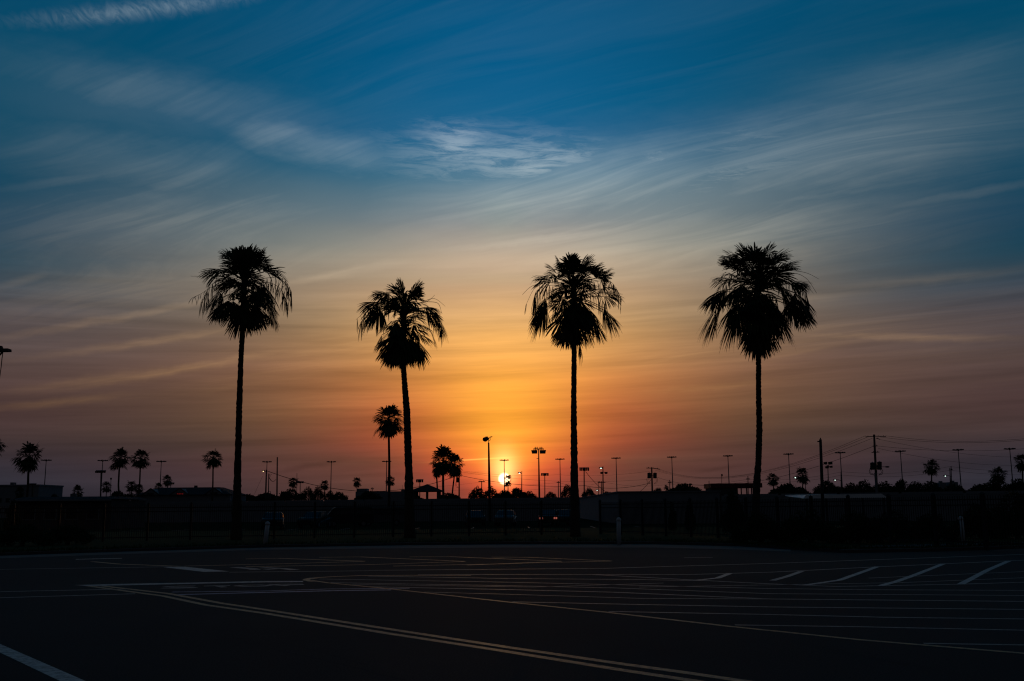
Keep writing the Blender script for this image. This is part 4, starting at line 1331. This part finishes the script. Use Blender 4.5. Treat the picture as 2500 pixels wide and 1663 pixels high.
def flat_flood(label, px, yt, yb, wpx, d, base_px=None, thick=3.0, lower=None):
    """pole with a level bar of floodlights"""
    st = Site('floodlight_pole', label, 'floodlight', base_px or px, 1225, d, 'poles with a level bar of floodlights')
    t = st.L(px, yt)
    r = st.m(thick) / 2
    pole(st, [(0, 0, -.15), t * .5, t], [r * 1.15, r, r * .75], m_=M_WOOD)
    w_, h_ = st.m(wpx) / 2, st.m(yb - yt)
    q = MB(); q.box(t.x - w_ * .96, t.x + w_ * .96, -.05, .05, t.z - h_ * .25, t.z - h_ * .05); q.build('crossbar', M_DARK, st.root)
    n = max(4, int(wpx / 4))
    for k in range(n):
        x = t.x + (-1 + 2 * (k + .5) / n) * w_
        s_ = w_ / n * .92
        dz = h_ * (.15 if k % 2 else 0) + abs(x - t.x) * -.10
        q = MB()
        q.hexa([(x - s_ * .8, -.42, t.z - h_ - dz * .2), (x + s_ * .8, -.42, t.z - h_ - dz * .2), (x + s_ * .8, .0, t.z - h_ * .75), (x - s_ * .8, .0, t.z - h_ * .75)],
               [(x - s_, -.50, t.z - h_ * .30 + dz), (x + s_, -.50, t.z - h_ * .30 + dz), (x + s_ * .8, -.06, t.z - h_ * .02), (x - s_ * .8, -.06, t.z - h_ * .02)])
        q.build('floodlight', M_DARK, st.root)
    return st


flat_flood('level bar of floodlights on a stout post left of the twin palms', 247, 1148, 1155, 25, 200, thick=3.8)
flat_flood('small bar of floodlights against the pale flat-roofed block', 80, 1180, 1185, 19, 250, thick=4)
flat_flood('small bar of floodlights above the lodge roof', 417, 1178, 1183, 19, 300, thick=2)
flat_flood('small bar of floodlights beside the aerial mast', 733, 1175, 1180, 18, 260, thick=2.2)
flat_flood('bar of floodlights peeping over the pavilion roof', 1025, 1170, 1178, 18, 190, thick=2.4)
flat_flood('small bar of floodlights right of the twin floodlight mast', 1330, 1155, 1162, 19, 220, thick=2.4)
flat_flood('bar of floodlights on the post from which a slack cable hangs', 1426, 1141, 1150, 24, 180, thick=3.2)

# searchlight mast
st = Site('searchlight_mast', 'plain mast with a round searchlight and small side lamp near the sun', 'mast light', 1196, 1230, 130)
t = st.L(1193, 1081)
pole(st, [(0, 0, -.15), t * .5, t], [.19, .165, .10], m_=M_DARK, n=12)
q = MB(); q.tube([t, st.L(1193.5, 1074)], .045, 6); q.build('spigot', M_DARK, st.root)
a_, c_ = st.L(1184, 1073), st.L(1190, 1072)
q = MB(); q.tube([a_ + Vector((-.10, -.25, 0)), a_ + Vector((0, -.12, 0)), a_ + Vector((.1, .05, 0)), a_ + Vector((.2, .22, 0))], [.26, .30, .29, .16], 12); hd = q.build('searchlight', M_DARK, st.root)
q = MB(); q.box(c_.x - .26, c_.x + .06, -.1, .18, c_.z + .15, c_.z + .32); q.build('ballast_box', M_DARK, hd)
q = MB(); q.tube([c_ + Vector((-.1, 0, 0)), c_ + Vector((.14, 0, .02)), c_ + Vector((.2, 0, -.02))], [.2, .19, .1], 8); q.build('yoke', M_DARK, st.root)
q = MB(); q.tube([st.L(1193, 1076), st.L(1196, 1076), st.L(1197, 1073), st.L(1197, 1068)], .03, 5); q.tube([st.L(1192, 1073), st.L(1196, 1067.5)], .035, 5); q.build('side_arm', M_DARK, st.root)
q = MB(); a_, c_ = st.L(1195.5, 1067.4), st.L(1202, 1066.4); q.hexa([a_ + Vector((0, -.1, -.04)), c_ + Vector((0, -.1, -.06)), c_ + Vector((0, .1, -.06)), a_ + Vector((0, .1, -.04))], [a_ + Vector((0, -.08, .05)), c_ + Vector((0, -.08, .06)), c_ + Vector((0, .08, .06)), a_ + Vector((0, .08, .05))]); q.build('side_lamp', M_DARK, st.root)

# twin floodlight mast
st = Site('twin_floodlight_mast', 'tall mast with two big floodlight boxes and bracket crosses right of the sun', 'mast light', 1317, 1230, 150)
t = st.L(1315, 1097)
pole(st, [(0, 0, -.15), t * .5, t], [.17, .13, .075], m_=M_DARK, n=10)
a_, c_ = st.L(1303, 1096.5), st.L(1327, 1096.5)
q = MB(); q.tube([a_, c_], .06, 6); q.build('crossarm', M_DARK, st.root)
for px_ in (1307, 1311.5, 1318.5, 1322.7):
    p = st.L(px_, 1094)
    q = MB(); q.box(p.x - .045, p.x + .045, -.04, .04, p.z - .30, p.z + .18); q.box(p.x - .17, p.x + .17, -.035, .035, p.z - .05, p.z + .04); q.build('bracket', M_DARK, st.root)
for sx, (xa, xb) in ((-1, (1297, 1312)), (1, (1317.5, 1333))):
    A, B = st.L(xa, 1099.5), st.L(xb, 1108)
    s0, s1 = (.10, .03) if sx < 0 else (.03, .10)
    q = MB(); q.hexa([(A.x + s0, -.3, B.z), (B.x - s1, -.3, B.z), (B.x - s1, .2, B.z + .08), (A.x + s0, .2, B.z + .08)], [(A.x, -.38, A.z), (B.x, -.38, A.z + .02), (B.x, .18, A.z + .03), (A.x, .18, A.z)]); fl = q.build('floodlight', M_DARK, st.root)
    q = MB(); q.box(A.x + .12, B.x - .12, -.41, -.385, B.z + .12, A.z - .06); q.build('lens', M_LENS, fl)
    for xx in (A.x + .35, B.x - .35):
        q = MB(); q.tube([(xx, 0, A.z), (xx, 0, A.z + .3)], .025, 4); q.build('hanger', M_DARK, fl)
q = MB(); p = st.L(1312, 1119.7); q.box(p.x - .12, p.x + .2, -.06, .06, p.z - .03, p.z + .04); q.build('side_sensor', M_DARK, st.root)


def lit_lamp(label, px, ytop, hx, hy, d, base_px=None, thick=2.4, litm=M_LITC, hw=9, group=None, extra=None):
    """pole with one short side arm and a lit lamp head"""
    st = Site('street_lamp', label, 'street lamp', base_px or px, 1225, d, group)
    t = st.L(px, ytop)
    r = st.m(thick) / 2
    pole(st, [(0, 0, -.15), t * .55, t], [r * 1.2, r, r * .6], m_=M_WOOD)
    h = st.L(hx, hy)
    s_ = -1 if hx < px else 1
    j = Vector((t.x, 0, h.z - st.m(2)))
    q = MB(); q.tube([j, (j + h) / 2 + Vector((0, 0, st.m(1.5))), h + Vector((-s_ * st.m(hw) * .3, 0, st.m(.8)))], st.m(.6), 5); q.build('arm', M_DARK, st.root)
    w_, k_ = st.m(hw) / 2, st.m(1)
    q = MB(); q.hexa([h + Vector((-w_, -.2, -k_ * .5)), h + Vector((w_, -.2, -k_ * .5)), h + Vector((w_, .2, -k_ * .5)), h + Vector((-w_, .2, -k_ * .5))],
                     [h + Vector((-w_ * .7, -.14, k_ * 2)), h + Vector((w_ * .7, -.14, k_ * 2.2)), h + Vector((w_ * .7, .14, k_ * 2.2)), h + Vector((-w_ * .7, .14, k_ * 2))])
    hd = q.build('lamp_head', M_DARK, st.root)
    q = MB(); q.ball(h + Vector((0, -.22, -k_ * .6)), w_ * .38, .14, k_ * 1.1, 8, 5); q.build('lamp_glass', litm, hd, smooth_=True)
    return st


st = lit_lamp('lit lamp on a short pole just right of the sun disc', 1274, 1150, 1268, 1155, 210, base_px=1273, thick=2.6, hw=10)
st = lit_lamp('lit lamp over a lower pair of unlit floodlights on one stout post', 1472, 1139, 1467, 1143, 180, base_px=1472, thick=3.4, hw=11)
for dx in (-3.5, 7):
    p = st.L(1472 + dx, 1155)
    q = MB(); q.hexa([p + Vector((-.2, -.3, -.18)), p + Vector((.25, -.3, -.18)), p + Vector((.2, .1, -.1)), p + Vector((-.2, .1, -.1))], [p + Vector((-.28, -.3, .12)), p + Vector((.32, -.3, .2)), p + Vector((.25, .1, .2)), p + Vector((-.25, .1, .14))]); q.build('floodlight', M_DARK, st.root)
q = MB(); q.tube([st.L(1467, 1153), st.L(1481, 1153)], .05, 5); q.build('crossbar', M_DARK, st.root)
lit_lamp('tiny lit street lamp low behind the stout floodlight post', 1461, 1175, 1457.5, 1197, 330, thick=1.4, hw=5)
lit_lamp('lit lamp beside a palm right of the widest tall palm', 1966, 1150, 1941, 1166, 230, thick=1.8, hw=9)
lit_lamp('lit curved-arm street lamp right of the thick plain post', 2053, 1152, 2038, 1172, 230, thick=2.8, hw=7)
lit_lamp('lit curved-arm street lamp on a utility pole by the neat round palm', 2322, 1138, 2307, 1162, 235, thick=3, hw=8)
lit_lamp('warm lit lamp on the first of two bare poles where the sagging cable starts', 650, 1147, 643.5, 1150.5, 185, base_px=649, thick=3.8, litm=M_LITW, hw=7)
# unlit pole lamps, plain poles
def plain_pole(label, px, ytop, d, thick, base_px=None, cap=True, cat='pole', name='plain_pole'):
    st = Site(name, label, cat, base_px or px, 1225, d)
    t = st.L(px, ytop); r = st.m(thick) / 2
    pole(st, [(0, 0, -.15), t * .5, t], [r * 1.2, r, r * .8], m_=M_WOOD)
    if cap:
        q = MB(); q.tube([t, t + Vector((0, 0, .12))], [r * .95, r * .5], 8); q.build('cap', M_DARK, st.root)
    return st
plain_pole('bare wooden pole standing alone right of the warm lamp pole', 677, 1118, 150, 3.6)
st = plain_pole('slim pole with looped wires close behind the warm lamp pole', 656, 1158, 190, 2.4)
q = MB()
for k, (x1_, y1_, sg) in enumerate(((663, 1158, 3), (661, 1162, 2), (674, 1170, 9), (672, 1173, 6))):
    A, B = st.L(656, 1156 + k * 3), st.L(x1_, y1_)
    q.tube([A.lerp(B, i / 6) + Vector((0, 0, -st.m(sg) * 4 * (i / 6) * (1 - i / 6))) for i in range(7)], .035, 4)
q.build('looped_wires', M_CABLE, st.root)
q = MB(); q.tube([st.L(656, 1200), st.L(660, 1199.5), st.L(661, 1204), st.L(661, 1218)], .05, 5); q.build('conduit', M_STEEL, st.root)
plain_pole('hair-thin aerial mast above the small palm by the cable', 725, 1156, 300, 1.4)
st = plain_pole('thin pole with a small round lamp beside the small palm behind the twin palms', 271, 1168, 260, 1.7)
q = MB(); q.ball(st.L(271, 1169), .25, .25, .3); q.build('lamp_globe', M_DARK, st.root)
st = plain_pole('thin pole with a small square box over the red canopy', 1762, 1161, 300, 1.5)
q = MB(); p = st.L(1762.5, 1160); q.box(p.x - .2, p.x + .2, -.15, .15, p.z - .35, p.z + .3); q.build('box', M_DARK, st.root)
plain_pole('thin post at the left end of the red canopy', 1731, 1175, 240, 1.8)
# thick plain monopole
st = Site('thick_post', 'thick plain dark post with a stub at its top', 'post', 2007, 1225, 72)
t = st.L(2003, 1073)
pole(st, [(0, 0, -.1), t * .5, t], [.135, .118, .098], m_=M_DARK, n=12)
q = MB(); q.tube([t - Vector((0, 0, .1)), st.L(2003, 1069)], .04, 6); q.build('stub', M_DARK, st.root)
p = st.L(1999, 1078); q = MB(); q.box(p.x - .10, p.x + .06, -.05, .05, p.z - .04, p.z + .04); q.build('side_stub', M_DARK, st.root)
# floodlight tree beside it
st = Site('floodlight_tree', 'pole with four angled floodlights beside the thick plain post', 'floodlight', 2023, 1225, 150)
t = st.L(2021, 1137)
pole(st, [(0, 0, -.1), t * .5, t], [.10, .085, .06], m_=M_DARK)
q = MB(); q.tube([st.L(2014, 1133), st.L(2028, 1141)], .045, 5); q.tube([st.L(2021, 1140), st.L(2026, 1131)], .045, 5); q.build('crossarm', M_DARK, st.root)
for px_, py_, s_ in ((2014, 1131, 1), (2026, 1131, 1.25), (2018, 1141, 1.05), (2028, 1140, .85)):
    p = st.L(px_, py_); a = .26 * s_
    q = MB(); q.hexa([p + Vector((-a * .7, -.25, -a * .7)), p + Vector((a, -.25, -a * .6)), p + Vector((a * .8, .15, -a * .5)), p + Vector((-a * .6, .15, -a * .5))], [p + Vector((-a, -.3, a * .5)), p + Vector((a * .9, -.3, a * .8)), p + Vector((a * .7, .15, a * .6)), p + Vector((-a * .8, .15, a * .5))]); q.build('floodlight', M_DARK, st.root)
# lamp arm reaching in at the left edge
st = Site('signal_pole', 'pole outside the frame whose flat lamp arm and hanging wire reach in at the edge', 'street lamp', -70, 1300, 30)
t = st.L(-66, 842)
pole(st, [(0, 0, -.1), t * .5, t], [.13, .11, .08], m_=M_DARK, n=10)
q = MB(); q.tube([st.L(-66, 856), st.L(-5, 856)], .04, 6); q.build('arm', M_DARK, st.root)
A, B = st.L(-16, 859), st.L(23.5, 852)
q = MB(); q.hexa([(A.x, -.14, A.z), (B.x, -.14, A.z + .005), (B.x, .14, A.z + .005), (A.x, .14, A.z)], [(A.x, -.1, B.z), (B.x, -.12, B.z), (B.x, .12, B.z), (A.x, .1, B.z)]); hd = q.build('lamp_head', M_DARK, st.root)
p = st.L(0, 848); q = MB(); q.box(p.x - .05, p.x + .055, -.05, .05, p.z - .05, p.z + .04); q.build('photocell', M_DARK, hd)
q = MB(); q.tube([st.L(3, 845), st.L(7, 848), st.L(8, 855), st.L(5, 875), st.L(3, 895), st.L(-1, 925)], [.008, .008, .012, .014, .012, .01], 5); q.build('hanging_wire', M_CABLE, st.root)
q = MB(); q.tube([st.L(-6, 872), st.L(6, 860)], .03, 5); q.build('brace', M_DARK, st.root)

# ------------------------------------------------------------------ utility poles
def utility(label, px, ytop, d, base_px, thick, arms, cans=(), lamp=None, group=None):
    st = Site('utility_pole', label, 'utility pole', base_px, 1225, d, group)
    t = st.L(px, ytop); r = st.m(thick) / 2
    pole(st, [(0, 0, -.15), t * .5, t], [r * 1.25, r * 1.05, r * .8], m_=M_WOOD, n=10)
    for (x0, y0, x1, y1, ins) in arms:
        A, B = st.L(x0, y0), st.L(x1, y1)
        mid = (A + B) / 2 + Vector((0, 0, st.m(1.2) if abs(x1 - x0) > 25 else 0))
        q = MB(); q.tube([A + Vector((0, -.12, 0)), mid + Vector((0, -.12, 0)), B + Vector((0, -.12, 0))], st.m(1.0), 5)
        ar = q.build('crossarm', M_WOOD, st.root)
        for k in range(ins):
            p = A.lerp(B, (k + .5) / ins)
            q = MB(); q.tube([p + Vector((0, -.12, 0)), p + Vector((0, -.12, st.m(1.8))), p + Vector((0, -.12, st.m(3.2)))], [st.m(.35), st.m(.8), st.m(.4)], 6); q.build('insulator', M_DARK, ar)
    for (x, y0, y1, wd) in cans:
        A, B = st.L(x, y1), st.L(x, y0); rr = st.m(wd) / 2
        q = MB(); q.tube([A, A + Vector((0, 0, .05)), B - Vector((0, 0, .06)), B, B + Vector((0, 0, .05))], [rr * .8, rr, rr, rr * 1.04, rr * .4], 12); c = q.build('transformer', M_DARK, st.root)
        q = MB(); q.tube([B, B + Vector((0, 0, st.m(3)))], st.m(.5), 5); q.build('bushing', M_DARK, c)
        s_ = 1 if x > px else -1
        q = MB(); q.tube([A + Vector((s_ * rr * .9, 0, .2)), A + Vector((s_ * rr * 1.5, 0, -.2)), A + Vector((s_ * rr, 0, -st.m(11))), A + Vector((-s_ * rr * .6, 0, -st.m(13)))], .03, 4); q.tube([A + Vector((s_ * rr * .5, 0, .0)), A + Vector((s_ * rr * .9, 0, -st.m(7))), A + Vector((-s_ * rr * .4, 0, -st.m(12)))], .025, 4); q.build('drop_wire', M_CABLE, c)
        q = MB(); q.tube([(A + B) / 2, Vector((st.L(px, y0).x, 0, ((A + B) / 2).z))], .05, 4); q.build('bracket', M_DARK, c)
    if lamp:
        A, B = st.L(px, lamp[1]), st.L(*lamp)
        q = MB(); q.tube([A, B], .035, 5); q.build('lamp_arm', M_DARK, st.root)
        q = MB(); q.ball(B, st.m(6), .15, st.m(2.0), 10, 6); q.build('lamp_head', M_DARK, st.root, smooth_=True)
    return st


U1 = utility('tall utility pole with two transformers, a wide crossarm and a side lamp', 2134, 1061, 110, 2141, 6,
             [(2112, 1067, 2162, 1066, 4), (2129, 1090, 2142, 1089, 2), (2127, 1105, 2146, 1104, 2), (2138, 1070, 2147, 1073, 1)], [(2130, 1130, 1147, 11), (2147, 1128, 1147, 11)], (2166, 1140))
q = MB(); pz = U1.L(2140, 1155); q.tube([(U1.L(2137, 1150).x, -.1, 0), (U1.L(2136, 1152).x, -.1, pz.z)], .13, 6); q.build('conduit', M_STEEL, U1.root)
U2 = utility('utility pole with a crossarm and two transformers above the long pale building', 1591, 1141, 215, 1593, 4, [(1578, 1143, 1611, 1146, 3)], [(1585, 1155, 1168, 9), (1599, 1155, 1168, 9)])
U3 = utility('utility pole with one transformer beside the palm clump', 1121, 1150, 220, 1121, 3.4, [(1116, 1163, 1122, 1163, 1)], [(1117, 1166, 1178, 7)])
U4 = utility('small utility pole with one short crossarm left of the sun', 1176, 1174, 420, 1176, 2.4, [(1168, 1176, 1184, 1176, 2)])
U5 = utility('small utility pole right behind the lit lamp near the neat round palm', 2319, 1142, 240, 2320, 2.4, [(2316, 1148, 2325, 1147, 2)])
U6 = utility('small utility pole over the red canopy', 1826, 1162, 300, 1826, 2.4, [(1821, 1170, 1831, 1170, 2)])
U7 = utility('small utility pole beside the tiny palm over the pale building', 1635, 1172, 330, 1635, 2.2, [(1630, 1179, 1640, 1179, 2)])
U8 = utility('small utility pole between lamps behind the stout floodlight post', 1468, 1175, 300, 1468, 2.4, [(1459, 1178, 1478, 1178, 2)])
U9 = utility('tiny utility pole over the grey building near the mid-height palm', 909, 1190, 600, 909, 1.4, [(905, 1194, 913, 1194, 2)])
U10 = utility('tiny utility pole over the dome-shaped tree by the cable', 705, 1199, 500, 705, 1.4, [(699, 1201, 711, 1201, 2)])
U11 = utility('short utility pole left of the bushy tree near the twin floodlight mast', 1363, 1175, 330, 1363, 2.2, [(1359, 1178, 1367, 1178, 1)])

# ------------------------------------------------------------------ cables
def cable(label, pts, sag, r=0.024, group='overhead cables'):
    """cable through points (px, py, distance); sag in metres for each span"""
    P = [at(*p) for p in pts]
    out = []
    for i in range(len(P) - 1):
        s = sag[i] if hasattr(sag, '__len__') else sag
        for k in range(14):
            t = k / 14
            out.append(P[i].lerp(P[i + 1], t) - Vector((0, 0, 4 * s * t * (1 - t))))
    out.append(P[-1])
    q = MB()
    o = out[0].copy()
    q.tube([p - o for p in out], r, 5)
    c = q.build('power_cable', M_CABLE, None, o)
    tag(c, label, 'cable', group)


cable('thick sagging cable from the warm lamp pole to the pole beside the palm clump', [(652, 1150, 185), (1117, 1161, 219.8)], 3.6, 0.055)
cable('cable from the pole beside the palm clump past the sun towards the transformers', [(1124, 1161, 220), (1426, 1186, 208), (1588, 1179, 214.8)], [0.9, .8], 0.045)
cable('upper thin wire from the palm clump pole across the sun', [(1123, 1152, 220), (1590, 1170, 215)], 1.2, 0.02)
cable('slack cable hanging from the bar of floodlights to the transformer pole', [(1430, 1152, 180), (1589, 1172, 215)], 4.2, 0.045)
WTXT = 'one of three thin wires climbing together to the wide crossarm of the tall utility pole'
for k, (xa, ya, xb, yb) in enumerate(((1611, 1146, 2113, 1064), (1606, 1147, 2122, 1065.5), (1600, 1148, 2130, 1070))):
    cable(('topmost', 'middle', 'lowest')[k] + ' of three thin wires climbing to the wide crossarm of the utility pole', [(xa, ya, 215), (xb, yb, 110)], 3.0, 0.017, 'three wires to the wide crossarm')
cable('single wire from the transformers to the middle of the tall utility pole', [(1597, 1163, 215), (2129, 1091, 110)], 3.0, 0.022)
RTXT = 'one of two high wires running out of frame from the wide crossarm'
for k, (xa, ya, yb) in enumerate(((2162, 1064, 1046), (2148, 1067, 1050))):
    cable(('upper', 'lower')[k] + ' of two high wires running out of frame from the wide crossarm', [(xa, ya, 110), (2680, yb, 95)], 0.9, 0.015, 'two wires leaving the wide crossarm')
cable('wire sloping down from the tall utility pole behind the last masts', [(2147, 1073, 110), (2560, 1114, 160)], 0.8, 0.015)
cable('middle wire from the tall utility pole running out of frame', [(2142, 1089, 110), (2600, 1086, 110)], 0.6, 0.015)
cable('lower wire from the tall utility pole sloping towards the broad palm', [(2144, 1095, 110), (2560, 1130, 170)], 1.0, 0.015)
for k, (pts, sg, lab) in enumerate((
        ([(1640, 1179, 330), (1826, 1170, 300), (2056, 1152, 231), (2320, 1139, 240), (2600, 1142, 240)], .9, 'uppermost of the far low wires strung between the small poles'),
        ([(1478, 1178, 300), (1635, 1182, 330), (1826, 1175, 300), (2056, 1160, 231), (2320, 1148, 240), (2600, 1152, 240)], .9, 'lower of the far low wires strung between the small poles'),
        ([(700, 1201, 500), (909, 1194, 600), (1176, 1177, 420), (1363, 1178, 330), (1468, 1178, 300)], 1.0, 'far low wire between the tiny poles either side of the sun'),
        ([(560, 1203, 500), (705, 1203, 500), (909, 1198, 600), (1140, 1196, 430), (1363, 1190, 330)], .8, 'lowest far wire above the tree line left of the sun'),
        ([(1130, 1150, 330), (1363, 1159, 330), (1590, 1150, 300)], .8, 'faint far wire level with the small floodlight bar'))):
    cable(lab, pts, sg, 0.024)
cable('thin guy wire slanting down left of the warm lamp pole', [(641, 1163, 186), (617, 1215, 190)], 0.0, 0.018)


# ------------------------------------------------------------------ parked cars behind the fence
def car(label, px, d, yaw, paint, tail=False, van=False):
    p = at(px, 1245, d)
    o = tag(empty('parked_car', (p.x, d, 0)), label, 'car', 'cars parked behind the fence')
    o.rotation_euler = (0, 0, R(yaw))
    hw = .88
    prof = [(-2.2, .32), (-2.2, .78), (-1.95, .92), (-1.1, .98), (-.45, 1.45), (.95, 1.47), (1.65, 1.02), (2.15, .94), (2.2, .35)] if not van else \
           [(-2.4, .34), (-2.4, .95), (-2.0, 1.08), (-1.45, 1.75), (-1.2, 1.86), (2.2, 1.88), (2.38, 1.1), (2.4, .36)]
    q = MB()
    nn = len(prof)
    for s_, wk in ((-1, 1), (1, 1)):
        for (x, z) in prof:
            q.v.append((x, s_ * hw * (1.0 if z < 1.0 else .80), z))
    q.f.append(tuple(range(nn - 1, -1, -1))); q.f.append(tuple(range(nn, 2 * nn)))
    for i in range(nn):
        j = (i + 1) % nn
        q.f.append((i, j, nn + j, nn + i))
    body = q.build('body', paint, o)
    md = body.modifiers.new('bevel', 'BEVEL'); md.width = .06; md.segments = 2
    xs = (-.95, 1.25) if not van else (-1.7, 2.3)
    for s_ in (-1, 1):
        q = MB(); z0, z1 = (1.02, 1.38) if not van else (1.18, 1.70)
        q.hexa([(xs[0] + .1, s_ * hw * .93 - .02, z0), (xs[1], s_ * hw * .93 - .02, z0), (xs[1], s_ * hw * .93 + .02, z0), (xs[0] + .1, s_ * hw * .93 + .02, z0)],
               [(xs[0] + .62, s_ * hw * .83 - .02, z1), (xs[1] - .4, s_ * hw * .83 - .02, z1), (xs[1] - .4, s_ * hw * .83 + .02, z1), (xs[0] + .62, s_ * hw * .83 + .02, z1)]); q.build('side_window', M_GLASS, o)
        for x in (-1.4, 1.38):
            q = MB(); q.tube([(x, s_ * (hw - .2), .32), (x, s_ * (hw + .02), .32)], .32, 14); wh = q.build('wheel', M_TYRE, o)
            q = MB(); q.tube([(x, s_ * (hw + .02), .32), (x, s_ * (hw + .035), .32)], .19, 10); q.build('rim', M_STEEL, wh)
        q = MB(); q.box(2.17, 2.23, s_ * .62 - .16, s_ * .62 + .16, .68, .84); q.build('tail_lamp', M_TAIL if tail else M_REDF, o)
        q = MB(); q.box(-2.23, -2.17, s_ * .62 - .18, s_ * .62 + .18, .62, .76); q.build('headlight', M_LENS, o)
    if not van:
        for xa, za, xb, zb in ((-1.12, 1.0, -.5, 1.42), (1.58, 1.07, 1.03, 1.42)):
            q = MB(); e = -.02 if xa < 0 else .02
            q.poly([(xa + e, -hw * .74, za), (xa + e, hw * .74, za), (xb + e, hw * .66, zb), (xb + e, -hw * .66, zb)]); q.build('windscreen', M_GLASS, o)
    return o


car('dark parked car nearest the leaning bollard', 668, 88, 100, M_CARD)
car('dark parked car left of the curved palm trunk', 770, 92, 80, M_CARD)
car('dark parked van seen between the mid-height palm and the fence posts', 850, 96, 15, M_CARD, van=True)
car('silver parked van under the mid-height palm', 935, 100, 5, M_CARW, van=True)
car('dark parked car below the searchlight mast', 1160, 96, 95, M_CARD)
car('silver parked car below the sun', 1235, 95, 85, M_CARW)
car('parked car with glowing tail lamps below the twin floodlight mast', 1338, 90, -92, M_CARD, tail=True)
car('dark parked car beside the trunk right of the sun', 1375, 94, 100, M_CARD)
# bay lines of the far car park
for k, (px, d0) in enumerate(((300, 84), (420, 84), (560, 84), (700, 84), (830, 84), (1010, 84), (1150, 84), (1290, 84), (1450, 84), (1560, 84))):
    a_ = at(px, 1250, d0); b = MB()
    b.poly([(a_.x, d0, .004), (a_.x + .12, d0, .004), (a_.x + .12, d0 + 5, .004), (a_.x, d0 + 5, .004)])
    b.build('bay_line', M_FAINT, FAR)
print('objects', len(bpy.data.objects))
